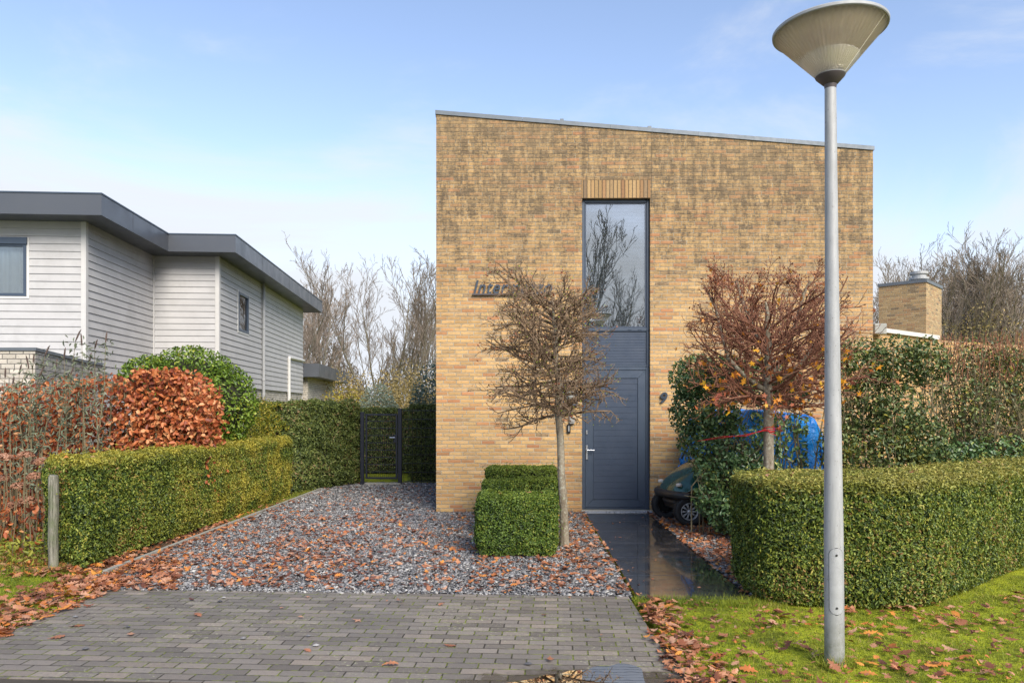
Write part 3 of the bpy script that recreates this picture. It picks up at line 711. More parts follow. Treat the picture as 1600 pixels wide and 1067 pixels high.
# leaves around the left bed, behind the post and down the edge of the paving
fallen('fallen_leaves', scatter([(-7.5, 7.9), (-4.3, 7.6), (-4.05, 7.4), (-4.2, 8.4), (-5.0, 9.6), (-7.5, 9.6)], 3400, lambda p: .35+.65*clump(p, 1.5)), 0.085)
fallen('fallen_leaves', scatter([(-4.55, 4.9), (-3.86, 4.9), (-3.82, 7.6), (-4.6, 7.6)], 1500, lambda p: .35+.6*clump(p, 2)), 0.085)
fallen('fallen_leaves', scatter([(-6.8, 5.2), (-4.5, 5.2), (-4.5, 7.9), (-6.8, 7.9)], 900, lambda p: .05+.7*clump(p, 1.6, 9)), 0.085)
fallen('fallen_leaves', scatter([(-4.35, 7.1), (-3.2, 7.15), (-3.9, 8.7), (-4.12, 8.7)], 500), 0.08)
fallen('fallen_leaves', scatter([(GX0-.5, 8.3), (GX0+.1, 8.3), (GX0+.05, 14.5), (GX0-.4, 14.5)], 1500, lambda p: np.interp(p[:, 1], [8, 11, 14.5], [1, .7, .15])*(.4+.6*clump(p, 2))), 0.065)
# lawn
def fl(p): return np.clip(.10+.55*np.clip(clump(p, 1.5, 2)-.3, 0, 1)+np.where(p[:, 0] < 1.35, .7, 0)+np.where((p[:, 1] > 6.35) & (p[:, 0] < 3.4), .15, 0), 0, 1)
fallen('fallen_leaves', scatter([(1.0, 4.2), (7, 4.2), (8, 9.5), (4.0, 6.7), (2.4, 6.45), (1.04, 6.9)], 3200, lambda p: np.clip(.25+.75*clump(p, 2.5, 12), 0, 1)), 0.045, 0.02, 0.3)
fallen('fallen_leaves', scatter([(1.0, 4.2), (7, 4.2), (8, 9.5), (4.0, 6.7), (2.4, 6.45), (1.04, 6.9)], 4200, fl), 0.082, 0.022, 0.2)
fallen('fallen_leaves', scatter([(0.93, 4.6), (1.4, 4.4), (1.22, 6.6), (1.02, 6.7)], 420, lambda p: .4+.5*clump(p, 2)), 0.075, 0.012)
pts = [G(px, py) for px, py in ((787, 952), (480, 934), (440, 950), (560, 970), (604, 942), (625, 941), (470, 966), (690, 945), (1010, 1000), (703, 1009), (480, 1017), (610, 1040), (905, 1049), (850, 962), (940, 995), (120, 978), (205, 992), (88, 997), (310, 962), (300, 938), (520, 938), (890, 936), (860, 1033), (230, 950), (140, 948))]
fallen('fallen_leaves', np.array(pts), 0.075, 0.005, 0.08, maple=2)
# a few leaves that blew onto the path and stones that rolled onto the paving
pts = [(PX0+random.uniform(.02, .98), random.uniform(6.9, 12.4)) for _ in range(26)]
fallen('fallen_leaves', np.array(pts), 0.035, 0.013, 0.1)
pts = [G(px, py) for px, py in ((1020, 906), (1000, 932), (985, 908), (1085, 836), (1060, 845), (1120, 880), (1100, 862), (1160, 925), (1048, 830), (1004, 809))]
fallen('fallen_leaves', np.array(pts), 0.05, 0.014, 0.08)
pts = [G(px, py) for px, py in ((118, 965), (134, 1015), (350, 935), (380, 999), (482, 995), (494, 1010), (826, 1039), (344, 941), (918, 970), (200, 981))]
mb = MB()
for p_ in pts:
    s = random.uniform(.014, .024); mb.add([(p_[0]+x*s*1.3, p_[1]+y*s, .012+z*s*.6) for x, y, z in [(0, 0, 1), (1, 0, .2), (.3, .9, .1), (-.8, .6, .2), (-.9, -.5, 0), (.3, -1, .1), (0, 0, -1)]], [(0, 1, 2), (0, 2, 3), (0, 3, 4), (0, 4, 5), (0, 5, 1), (6, 2, 1), (6, 3, 2), (6, 4, 3), (6, 5, 4), (6, 1, 5)])
o = mb.build('scattered_stones', M['stone']); o['kind'] = 'stuff'

GB_V = [(-.5, 0, 0), (.5, 0, 0), (.28, .45, .55), (-.28, .45, .55), (0, 1.1, 1)]
GB_F = [(0, 1, 2), (0, 2, 3), (3, 2, 4)]
def grass(name, poly, n_, hgt, fn=None, mat='grass', wd=0.0035):
    p = scatter(poly, n_, fn); k_ = len(p)
    a = rng.uniform(0, 6.283, k_); N = np.c_[rng.normal(0, .25, (k_, 2)), np.ones(k_)]
    T_ = np.c_[np.cos(a), np.sin(a), np.zeros(k_)]; T_, B_, N_ = frames(N, rng, T_)
    h_ = hgt*rng.lognormal(0, .35, k_)
    V, Fc = inst(GB_V, GB_F, np.c_[p, np.full(k_, -.004)], T_, B_, N_, wd*rng.uniform(.7, 1.5, k_), h_*rng.uniform(.2, 1.0, k_), h_)
    o = mesh_np(name, V, Fc, M[mat]); o['kind'] = 'stuff'; return o
lawnp = [(1.10, 4.15), (6.5, 4.15), (9, 9.6), (6.0, 8.6), (3.6, 6.75), (1.1, 6.84)]
grass('grass', lawnp, 190000, 0.021, lambda p: np.clip(.10+.9*clump(p, 2.3, 6)*(.4+.6*clump(p, 9, 2)), 0, 1))
grass('grass', [(1.0, 6.7), (2.3, 6.55), (2.3, 6.93), (1.0, 6.93)], 5000, 0.032)
grass('grass', [(-7, 5.0), (-4.1, 5.0), (-4.1, 8.0), (-7, 8.0)], 75000, 0.026, lambda p: .4+.6*clump(p, 1.6, 3))
grass('grass', [(GX0-.35, 11.5), (GX0-.02, 11.5), (GX0+.02, 17.8), (GX0-.35, 17.8)], 7000, 0.035)
grass('grass', [(-6.6, 7.7), (-4.8, 7.7), (-4.9, 9.4), (-7.2, 9.4)], 9000, 0.07, lambda p: .1+.8*clump(p, 2, 3), wd=.005)
pc = G(1304, 1036); grass('grass', [(pc[0]-.12, pc[1]-.1), (pc[0]+.12, pc[1]-.1), (pc[0]+.12, pc[1]+.1), (pc[0]-.12, pc[1]+.1)], 700, 0.055)

# ================================================================ BRICK HOUSE
xl, xr = XZ(681.5, 640, YF)[0], XZ(1364, 640, YF)[0]
zl, zr = XZ(681, 178, YF)[1], XZ(1364, 234, YF)[1]
zroof = lambda x: zl+(zr-zl)*(x-xl)/(xr-xl)
ox0, ox1 = XZ(909.5, 640, YF)[0], XZ(1016, 640, YF)[0]; oz1 = XZ(960, 310, YF)[1]
H = thing('brick_house', (0, YF, 0), 'tall house of yellow brick with a sloping roof edge, stained near the top', 'house')
YB = YF+9.0
w = MB()
for a, b, z0 in ((xl, ox0, -0.05), (ox0, ox1, oz1), (ox1, xr, -0.05)):
    w.extrude_xz([(a, z0), (b, z0), (b, zroof(b)), (a, zroof(a))], YF, YF+0.3)
w.extrude_xz([(xl, -.05), (xr, -.05), (xr, zr), (xl, zl)], YB-0.3, YB)
w.add([(xl, YF+.3, -.05), (xl, YB-.3, -.05), (xl, YB-.3, zl), (xl, YF+.3, zl)], [(0, 3, 2, 1)])
w.add([(xr, YF+.3, -.05), (xr, YB-.3, -.05), (xr, YB-.3, zr), (xr, YF+.3, zr)], [(0, 1, 2, 3)])
w.build('wall', M['brick'], H)
r_ = MB(); r_.extrude_xz([(xl, zl+.001), (xr, zr+.001), (xr, zr+.035), (xl, zl+.035)], YF+.02, YB-.02); r_.build('roof', M['roofing'], H)
tr = MB()
def edge(y0, y1, xa=xl-.015, xb=xr+.02):
    za, zb = zroof(xa), zroof(xb); nseg = 5
    for i in range(nseg):
        u0, u1 = i/nseg, (i+1)/nseg; g_ = 0.0015
        A = xa+(xb-xa)*u0+g_; B_ = xa+(xb-xa)*u1-g_; ZA = za+(zb-za)*u0; ZB = za+(zb-za)*u1
        tr.extrude_xz([(A, ZA-.012), (B_, ZB-.012), (B_, ZB+.055), (A, ZA+.055)], y0, y1)
edge(YF-.02, YF+.10); edge(YB-.10, YB+.02)
tr.box((xl-.02, YF+.101, zl-.012), (xl+.08, YB-.101, zl+.056)); tr.box((xr-.08, YF+.101, zr-.012), (xr+.02, YB-.101, zr+.056))
tr.build('roof_trim', M['zinc'], H)
for px in (878, 1015):
    xx = XZ(px, 190, YF)[0]; c_ = MB(); c_.box((xx-.03, YF-.01, zroof(xx)+.055), (xx+.03, YF+.05, zroof(xx)+.085)); c_.build('trim_clip', M['zinc'], H)
so = MB(); so.box((ox0-.01, YF-.003, oz1+.002), (ox1+.002, YF+.1, XZ(0, 285, YF)[1])); so.build('soldier_course', M['soldier'], H)
fy = YF+0.07
# upper window
zw0 = XZ(0, 517, YF)[1]; zp0 = XZ(0, 573, YF)[1]
def ring(mb, x0, x1, z0, z1, t, ya, yb, bev=.004, tb=None, tt=None):
    tb = t if tb is None else tb; tt = t if tt is None else tt
    mb.box((x0, ya, z0), (x0+t, yb, z1), bev); mb.box((x1-t, ya, z0), (x1, yb, z1), bev)
    mb.box((x0+t+.0005, ya+.001, z0), (x1-t-.0005, yb, z0+tb), bev); mb.box((x0+t+.0005, ya+.001, z1-tt), (x1-t-.0005, yb, z1), bev)
wf = MB(); ring(wf, ox0+.004, ox1-.004, zw0, oz1-.004, .045, fy, fy+.07); WF = wf.build('window', M['anth'], H)
wf = MB(); ring(wf, ox0+.051, ox1-.051, zw0+.047, oz1-.051, .022, fy+.018, fy+.06, .003); wf.build('frame', M['anth_panel'], WF)
g_ = MB(); g_.box((ox0+.074, fy+.034, zw0+.070), (ox1-.074, fy+.040, oz1-.074)); g_.build('pane', M['glass'], WF)
bl = MB(); z = zw0+.08; yb_ = fy+.10
while z < oz1-.09:
    bl.add([(ox0+.08, yb_-.011, z), (ox1-.08, yb_-.011, z), (ox1-.08, yb_+.004, z+.0215), (ox0+.08, yb_+.004, z+.0215)], [(0, 1, 2, 3)]); z += .0235
bl.build('blind', M['blind'], WF)
for xx in (XZ(985, 0, YF)[0], XZ(1001, 0, YF)[0]):
    c_ = MB(); c_.box((xx-.03, fy-.006, zw0+.008), (xx+.03, fy-.0005, zw0+.022), .003); c_.build('drain_cap', M['anth'], WF)
dk = MB(); dk.box((ox0-.3, YF+.301, 0), (ox1+.3, YF+.33, oz1+.3)); dk.build('room', M['dark_in'], H)
# ribbed panel between door and window
pn = MB(); ring(pn, ox0+.004, ox1-.004, zp0, zw0-.003, .045, fy, fy+.07, tb=.03, tt=.012); PN = pn.build('panel', M['anth'], H)
def ribs(mb, x0, x1, z0, z1, y, pitch, dep=.008):
    n_ = max(1, round((z1-z0)/pitch)); p_ = (z1-z0)/n_
    for i in range(n_): mb.box((x0, y, z0+i*p_+.0010), (x1, y+.03, z0+(i+1)*p_-.0010), .0016)
    mb.box((x0, y+.005, z0), (x1, y+.032, z1))
pr = MB(); ribs(pr, ox0+.052, ox1-.052, zp0+.033, zw0-.018, fy+.02, .047); pr.build('board', M['anth_panel'], PN)
# front door
DR = thing('front_door', (0, 0, 0), None, None); DR.parent = H
df = MB(); ring(df, ox0+.004, ox1-.004, .045, zp0-.003, .055, fy, fy+.075, tb=.02); df.build('frame', M['anth'], DR)
lx0, lx1, lz0, lz1 = ox0+.062, ox1-.062, .072, zp0-.062
def mitre(mb, x0, x1, z0, z1, t, y):
    for q_ in ([(x0, z0), (x1, z0), (x1-t, z0+t), (x0+t, z0+t)], [(x1, z0), (x1, z1), (x1-t, z1-t), (x1-t, z0+t)], [(x1, z1), (x0, z1), (x0+t, z1-t), (x1-t, z1-t)], [(x0, z1), (x0, z0), (x0+t, z0+t), (x0+t, z1-t)]):
        cx_ = sum(p[0] for p in q_)/4; cz_ = sum(p[1] for p in q_)/4
        qq = []
        for i, p in enumerate(q_):
            d_ = Vector((cx_-p[0], cz_-p[1])); qq.append((p[0]+.0016*(1 if d_.x > 0 else -1), p[1]+.0016*(1 if d_.y > 0 else -1)))
        mb.extrude_xz(qq, y, y+.05)
lf = MB(); mitre(lf, lx0, lx1, lz0, lz1, .13, fy+.010); lf.build('leaf', M['anth'], DR)
bd = MB(); ribs(bd, lx0+.132, lx1-.132, lz0+.132, lz1-.132, fy+.022, .094); bd.build('board', M['anth_panel'], DR)
hx, hz = XZ(917.5, 706, YF)
hd = MB(); hd.box((hx-.018, fy-.002, hz-.13), (hx+.018, fy+.009, hz+.11), .006)
hd.tube([(hx, fy+.0, hz+.03), (hx, fy-.045, hz+.03)], .010, 10); hd.tube([(hx, fy-.045, hz+.03), (hx+.12, fy-.045, hz+.03)], .010, 10); hd.build('handle', M['steel'], DR)
hx, hz = XZ(917.5, 675.5, YF); hd = MB(); hd.box((hx-.016, fy-.004, hz-.035), (hx+.016, fy+.009, hz+.035), .008); hd.build('lock', M['steel'], DR)
th = MB(); th.box((ox0-.02, YF-.05, -.03), (ox1+.02, fy+.08, .040), .008); th.build('threshold', M['concrete'], H)
th = MB(); th.box((ox0, YF-.10, -.04), (ox1+.02, YF-.055, .026), .004); th.build('drain_strip', M['steel'], H)
# downpipe at the right corner, behind the facade edge
dp = MB(); dp.tube([(xr+.07, YF+.35, 0), (xr+.07, YF+.35, XZ(0, 270, YF)[1])], .04, 10)
dp.box((xr+.01, YF+.28, XZ(0, 268, YF)[1]), (xr+.14, YF+.42, XZ(0, 244, YF)[1]), .01); dp.build('downpipe', M['boxgrey'], H)
# low wing with a slanting white roof edge to the right, set back
wy = YF+3.5
a_, b_, c_ = P(1366, 500, wy), P(1442, 521, wy), P(1700, 640, wy)
wg = MB(); wg.extrude_xz([(xr+.002, -.05), (c_.x+6, -.05), (c_.x+6, 2.6), (b_.x+.3, b_.z-.14), (xr+.002, a_.z-.02)], wy, wy+5); wg.build('side_wing', M['brick'], H)
tw = MB(); tw.extrude_xz([(xr+.003, a_.z-.015), (b_.x+.32, b_.z-.135), (b_.x+.32, b_.z-.05), (xr+.003, a_.z+.07)], wy-.06, wy+5.05); tw.build('wing_trim', M['white'], H)
g_ = P(1373, 514, wy-.1); gb = MB(); gb.box((g_.x-.15, wy-.25, g_.z-.12), (g_.x+.1, wy-.07, g_.z+.1), .01); gb.build('gutter_box', M['boxgrey'], H)

# big chimney stack behind
CH = thing('chimney_stack', (11.9, 22, 0), 'square brick chimney block with a metal cowl, standing behind the right hedge', 'chimney')
pB, pA = P(1447, 441, 22.0), P(1373, 446, 22.85); dAB = (pA-pB); dAB.z = 0; wA = dAB.length; dAB.normalize(); dBC = Vector((-dAB.y, dAB.x, 0))*-1
if dBC.y < 0: dBC = -dBC
cq = [pB+dAB*0, pB+dAB*wA, pB+dAB*wA+dBC*1.7, pB+dBC*1.7]; cq = [(p.x, p.y) for p in cq]
if area(cq) < 0: cq = cq[::-1]
hc = pB.z
CH.location = (cq[0][0], cq[0][1], 0)
cs = MB(); cs.prism(cq, -.05, hc); cs.build('stack', M['brick2'], CH)
cs = MB(); cs.prism(inset(cq, -.04), hc+.001, hc+.09); cs.build('cap', M['zinc'], CH)
vx, vy = (cq[0][0]+cq[1][0]+cq[2][0]+cq[3][0])/4, (cq[0][1]+cq[2][1])/2
pv = P(1436, 436, vy-.2)
cs = MB(); cs.lathe([(.2, .09), (.2, .2), (.27, .21), (.27, .27), (.2, .28), (.2, .36), (.25, .37), (.25, .44), (.02, .47)], 20, (pv.x, vy-.2, hc)); cs.build('cowl', M['galv'], CH)

# letters, number and fittings on the facade
def text_obj(name, s, size, x, z, mat, parent=None, shear=0.0, y=YF, depth=.012, off=.004, italic_w=1.0, gapy=.03):
    cu = bpy.data.curves.new(name, 'FONT'); cu.body = s; cu.size = size; cu.extrude = depth; cu.offset = off; cu.shear = shear; cu.space_character = 1.08
    ob = bpy.data.objects.new(name, cu); COL.objects.link(ob); bpy.context.view_layer.update()
    me = bpy.data.meshes.new_from_object(ob.evaluated_get(bpy.context.evaluated_depsgraph_get())); bpy.data.objects.remove(ob)
    wloc_ = wloc(parent) if parent else Vector((0, 0, 0))
    me.transform(Matrix.Translation(Vector((x, y-gapy, z))-wloc_) @ Matrix.Rotation(R(90), 4, 'X') @ Matrix.Diagonal((italic_w, 1, 1, 1)))
    return link(name, me, parent, [mat])
tx0, tz0 = XZ(740, 460, YF); tx1, _ = XZ(863, 460, YF)
TS = thing('house_name', (tx0, YF, tz0), 'slanting dark metal letters on a thin rail, partly behind the bare tree', 'name sign')
lt = text_obj('letters', 'Intermezzo', .30, 0, 0, M['graphic'], None, .30, 0, .006, .0035)
xs = [v.co.x for v in lt.data.vertices]; sc_ = (tx1-tx0)/(max(xs)-min(xs)); zs = [v.co.z for v in lt.data.vertices]; szc = (XZ(0, 441, YF)[1]-tz0)/max(zs)
for v in lt.data.vertices: v.co = Vector(((v.co.x-min(xs))*sc_, v.co.y, v.co.z*szc+.012))
lt.parent = TS
rl = MB(); rl.box((tx0-.02, YF-.05, tz0-.016), (tx1-.02, YF-.012, tz0+.004)); rl.build('rail', M['galv_dark'], TS)
for xx in (tx0+.1, tx0+.65, tx1-.12):
    rl = MB(); rl.box((xx-.01, YF-.012, tz0-.012), (xx+.01, YF+.01, tz0+.0)); rl.build('bracket', M['galv_dark'], TS)
nx, nzz = XZ(1029, 629, YF)
tag(text_obj('house_number', '9', .24, nx, nzz, M['graphic'], None, .22, YF, .01, .007), 'dark metal house number 9 on the brick right of the door', 'house number')
# wall lamp, grey box, key safe, all left of the door
lx, lz = XZ(890, 618, YF)
WLp = thing('wall_lamp', (lx, YF, lz), 'dark framed wall lamp with a clear bulb left of the door', 'wall lamp')
b_ = MB(); b_.box((lx-.02, YF-.02, lz-.42), (lx+.02, YF, lz+.24), .004); b_.build('backplate', M['anth'], WLp)
b_ = MB()
for dx in (-.11, .11):
    for dy in (-.03, -.20): b_.box((lx+dx-.008, YF+dy-.008, lz-.14), (lx+dx+.008, YF+dy+.008, lz+.22))
b_.box((lx-.12, YF-.215, lz+.221), (lx+.12, YF-.015, lz+.24)); b_.box((lx-.12, YF-.215, lz-.16), (lx+.12, YF-.015, lz-.141)); b_.build('frame', M['anth'], WLp)
b_ = MB(); b_.lathe([(.001, -.09), (.06, -.07), (.09, 0), (.06, .07), (.001, .09)], 16, (lx, YF-.115, lz)); b_.build('globe', M['boxgrey'], WLp, True)
bx, bz = XZ(893.5, 656.5, YF); b_ = MB(); b_.box((bx-.042, YF-.06, bz-.06), (bx+.042, YF, bz+.06), .01); tag(b_.build('junction_box', M['boxgrey']), 'small light grey box on the wall between lamp and door', 'wall box')
bx, bz = XZ(888.5, 669.5, YF)
KS = thing('key_safe', (bx, YF, bz), 'narrow black key safe low on the brick, left of the door handle', 'key safe')
b_ = MB(); b_.box((bx-.03, YF-.04, bz-.075), (bx+.03, YF, bz+.075), .012); b_.build('body', M['black'], KS)
b_ = MB(); b_.box((bx-.010, YF-.047, bz-.045), (bx+.010, YF-.041, bz+.045), .002); b_.build('button_strip', M['boxgrey'], KS)

# ================================================================ NEIGHBOUR HOUSE (light siding, flat roofs)
def nbp(px, Y): return Vector((P(px, 640, Y).x, Y))
HS, HB, HF0, HF1 = 5.60, 2.33, 5.60, 6.02
A0 = nbp(133, 15.8); A1 = nbp(235, 19.3); B0 = nbp(328, 19.3+.1); B1 = nbp(462, 29.5)
NH = thing('siding_house', (A0.x, A0.y, 0), 'pale grey boarded house with dark flat roof edges, left of the tall hedge', 'house')
ax_s = (B1-B0).normalized(); ax_f = Vector((ax_s.y, -ax_s.x))         # along the side wall; along the front (to the right)
A1 = A0+ax_s*(A1-A0).length; B0 = A1+ax_f*1.62; B1 = B0+ax_s*10.4
AL = A0-ax_f*9.0
def boards(mb, p, q, z0, z1, outn, board=.156):
    z_ = z0; n_ = round((z1-z0)/board); bh = (z1-z0)/n_
    for i in range(n_):
        za, zb = z0+i*bh, z0+(i+1)*bh
        o0, o1 = .026, .008
        v = [(p.x+outn.x*o0, p.y+outn.y*o0, za+.004), (q.x+outn.x*o0, q.y+outn.y*o0, za+.004), (q.x+outn.x*o1, q.y+outn.y*o1, zb+.002), (p.x+outn.x*o1, p.y+outn.y*o1, zb+.002),
             (p.x, p.y, za+.004), (q.x, q.y, za+.004)]
        mb.add(v, [(0, 1, 2, 3), (4, 5, 1, 0)])
def wallq(mb, p, q, z0, z1): mb.add([(p.x, p.y, z0), (q.x, q.y, z0), (q.x, q.y, z1), (p.x, p.y, z1)], [(0, 1, 2, 3)])
fr_n = -ax_s; sd_n = ax_f
# window on the left front: split boards around it
wxa, wxb = P(-75, 640, 15.8).x, P(47, 640, 15.8).x
tfa = A0-ax_f*((A0.x-wxb)/ax_f.x); tfb = A0-ax_f*((A0.x-wxa)/ax_f.x)
wz0, wz1 = 1.7+173/1195*15.85, 1.7+262/1195*15.85
def snap(z, z0):
    n_ = round((HS-z0)/.156); bh = (HS-z0)/n_; return z0+round((z-z0)/bh)*bh
wz0, wz1 = snap(wz0, HB-1.4), snap(wz1, HB-1.4)
sb = MB()
boards(sb, tfa, A0, HB-1.4, HS, fr_n); boards(sb, AL, tfb, HB-1.4, HS, fr_n)
n1 = 9; 
boards(sb, tfb, tfa, HB-1.4, wz0, fr_n); boards(sb, tfb, tfa, wz1, HS, fr_n)
boards(sb, A0, A1, HB-1.4, HS, sd_n); boards(sb, A1, B0, HB, HS, fr_n)
sw0 = B0+ax_s*((P(371, 640, 22).y-B0.y)*0+1.0)
# find distances along the side wall by pixel
def along(p0, ax, px):
    # intersect pixel column with line p0 + t*ax
    r = ray(px, 640); t = (p0.y*r[0]/r[1]-p0.x)/(ax.x-ax.y*r[0]/r[1]); return t
ta, tb_, tdp, tw_ = along(B0, ax_s, 371), along(B0, ax_s, 387), along(B0, ax_s, 408), along(B0, ax_s, 449)
pa_, pb_ = B0+ax_s*ta, B0+ax_s*tb_
sz0, sz1 = 1.7+115/1195*pb_.y, 1.7+(640-452)/1195*pa_.y
sz0, sz1 = snap(sz0, HB), snap(sz1, HB)
boards(sb, B0, pa_, HB, HS, sd_n); boards(sb, pb_, B1, HB, HS, sd_n); boards(sb, pa_, pb_, HB, sz0, sd_n); boards(sb, pa_, pb_, sz1, HS, sd_n)
sb.build('siding', M['siding'], NH)
for p in (A0, B0):
    ct = MB(); q0 = p+ax_f*.03-ax_s*.03; ct.prism([(p.x-ax_f.x*.07-ax_s.x*.034, p.y-ax_f.y*.07-ax_s.y*.034), (q0.x, q0.y), (p.x+ax_f.x*.034+ax_s.x*.07, p.y+ax_f.y*.034+ax_s.y*.07), (p.x, p.y)], HB-1.3, HS)
    ct.build('corner_trim', M['trimg'], NH)
ct = MB()
ct.prism([(A1.x, A1.y), (A1.x-ax_s.x*.05, A1.y-ax_s.y*.05), (A1.x+ax_f.x*.05-ax_s.x*.05, A1.y+ax_f.y*.05-ax_s.y*.05), (A1.x+ax_f.x*.05, A1.y+ax_f.y*.05)][::-1], HB, HS)
ct.build('corner_trim', M['trimg'], NH)
gw = MB()
AB = AL+ax_s*12
for p, q in ((AL, A0), (A0, A1), (A1, B0), (B0, B1)):
    n_ = fr_n if (q-p).normalized().dot(ax_f) > .5 else sd_n
    wallq(gw, p-n_*.03, q-n_*.03, -.05, HB+.02)
gw.build('ground_floor_wall', M['brickw'], NH)
bw_ = MB(); BL = B1-ax_f*12; wallq(bw_, B1, BL, -.05, HS); wallq(bw_, BL, AL, -.05, HS); bw_.build('rear_wall', M['siding'], NH)
# roof with deep fascia
ov = .60
R0 = A0+ax_f*ov-ax_s*ov; R1 = A1+ax_f*ov-ax_s*ov; R2 = B0+ax_f*ov-ax_s*ov; R3 = B1+ax_f*ov+ax_s*.9; R4 = BL-ax_f*ov+ax_s*.9; R5 = AL-ax_f*ov-ax_s*ov
rp_ = [(p.x, p.y) for p in (R5, R0, R1, R2, R3, R4)]
rf = MB(); rf.prism(rp_, HF0, HF1); rf.build('roof', M['fascia'], NH)
rt = MB(); rp2 = inset(rp_, -.02)
for i in range(len(rp2)):
    p, q = rp2[i], rp2[(i+1) % len(rp2)]; pi_, qi_ = inset(rp_, .05)[i], inset(rp_, .05)[(i+1) % len(rp2)]
    rt.prism([p, q, qi_, pi_], HF1+.001, HF1+.028)
rt.build('roof_edge', M['anth'], NH)
for p, q, us in ((R0, R1, (.42,)), (R2, R3, (.22, .5, .76))):
    for u in us:
        jn = MB(); c_ = p.lerp(q, u); jn.prism([(c_.x+ax_f.x*.002, c_.y), (c_.x+ax_f.x*.002+ax_s.x*.008, c_.y+.008), (c_.x-ax_f.x*.01+ax_s.x*.008, c_.y+.008), (c_.x-ax_f.x*.01, c_.y)][::-1], HF0+.002, HF1-.002)
        jn.build('fascia_joint', M['screw'], NH)
# windows of the neighbour
def nwin(p, q, z0, z1, n_, fw, curtain, shutter=False):
    ax = (q-p).normalized(); L = (q-p).length
    def bx(mb, s0, s1, d0, d1, za, zb):
        c = [p+ax*s0+n_*d0, p+ax*s1+n_*d0, p+ax*s1+n_*d1, p+ax*s0+n_*d1]; pl = [(v.x, v.y) for v in c]
        if area(pl) < 0: pl = pl[::-1]
        mb.prism(pl, za, zb)
    f = MB(); bx(f, 0, fw, -.06, .04, z0, z1); bx(f, L-fw, L, -.06, .04, z0, z1); bx(f, fw+.001, L-fw-.001, -.06, .038, z0, z0+fw); bx(f, fw+.001, L-fw-.001, -.06, .038, z1-fw, z1)
    Fm = f.build('window', M['anth'], NH)
    g = MB(); bx(g, fw, L-fw, -.012, -.006, z0+fw, z1-fw); g.build('pane', M['glass2'], Fm)
    if shutter: g = MB(); bx(g, -.02, L+.02, -.05, .07, z1-.02, z1+.12); g.build('shutter_box', M['anth'], Fm)
    c = MB(); nn = int(L/.035); pts = []
    for i in range(nn+1):
        s = fw+(L-2*fw)*i/nn; d = -.12+.018*math.sin(i*1.25)+.01*math.sin(i*.7); v = p+ax*s+n_*d; pts.append(v)
    for i in range(nn): c.add([(pts[i].x, pts[i].y, z0), (pts[i+1].x, pts[i+1].y, z0), (pts[i+1].x, pts[i+1].y, z1), (pts[i].x, pts[i].y, z1)], [(0, 1, 2, 3)])
    c.build('curtain', M[curtain], Fm)
    w_ = MB(); bx(w_, -.05, -.001, 0, .03, z0-.05, z1+(.12 if shutter else .05)); bx(w_, L+.001, L+.05, 0, .03, z0-.05, z1+(.12 if shutter else .05)); bx(w_, -.0, L, 0, .03, z0-.05, z0-.001); w_.build('surround', M['white'], Fm)
nwin(tfb, tfa, wz0, wz1, fr_n, .06, 'curtain', True)
nwin(pa_, pb_, sz0, sz1, sd_n, .07, 'curtain')
pd_ = B0+ax_s*tdp+ax_f*.08
dp = MB(); dp.tube([(pd_.x, pd_.y, 0), (pd_.x, pd_.y, HF0)], .045, 10)
for z_ in (2.6, 4.2): dp.tube([(pd_.x, pd_.y, z_), (pd_.x, pd_.y, z_+.05)], .056, 10)
dp.build('downpipe', M['galv'], NH)
pw = B0+ax_s*tw_+ax_f*.06; zt_ = 1.7+82/1195*pw.y
dp = MB(); e_ = B1+ax_f*.06-ax_s*.1; dp.tube([(pw.x, pw.y, 0), (pw.x, pw.y, zt_-.05), (pw.x+ax_s.x*.06, pw.y+.06, zt_), (e_.x, e_.y, zt_+.04)], .055, 8); dp.build('white_pipe', M['white'], NH)
# rear garage wing
G0 = B1+ax_f*.05+ax_s*.15; G1 = B1+ax_f*.35+ax_s*.15
gfx = [B1+ax_s*.02-ax_f*2, B1+ax_s*.02+ax_f*.62, B1+ax_s*8+ax_f*.62, B1+ax_s*8-ax_f*2]
zg = 1.7+52/1195*29.6
gg = MB(); gg.prism([(p.x, p.y) for p in gfx], zg, zg+.52); gg.build('garage_roof', M['fascia'], NH)
gwl = [B1+ax_s*.4-ax_f*2, B1+ax_s*.4+ax_f*.12, B1+ax_s*7.0+ax_f*.12, B1+ax_s*7.0-ax_f*2]
gg = MB(); gg.prism([(p.x, p.y) for p in gwl], -.05, zg-.001); gg.build('garage_wall', M['brickw'], NH)
pg = B1+ax_s*7.3+ax_f*.25; gg = MB(); gg.tube([(pg.x, pg.y, 0), (pg.x, pg.y, zg)], .05, 8); gg.build('garage_downpipe', M['galv'], NH)
# white brick garden room in front of the neighbour house
l0 = P(55, 543, 11.6); l1 = P(133, 562, 14.6); zb_ = l0.z
q_ = [(-16, l0.y), (l0.x, l0.y), (l1.x, l1.y), (l1.x-.2, A0.y-.2), (-16, A0.y-.2)]
WB = thing('garden_room', (l0.x, l0.y, 0), 'low white brick annex with grey coping, behind the beech hedge at far left', 'annex')
mb = MB(); mb.prism(q_, -.05, zb_-.05); mb.build('wall', M['brickw'], WB)
mb = MB(); mb.prism(inset(q_, -.03), zb_-.049, zb_); mb.build('coping', M['zinc'], WB)

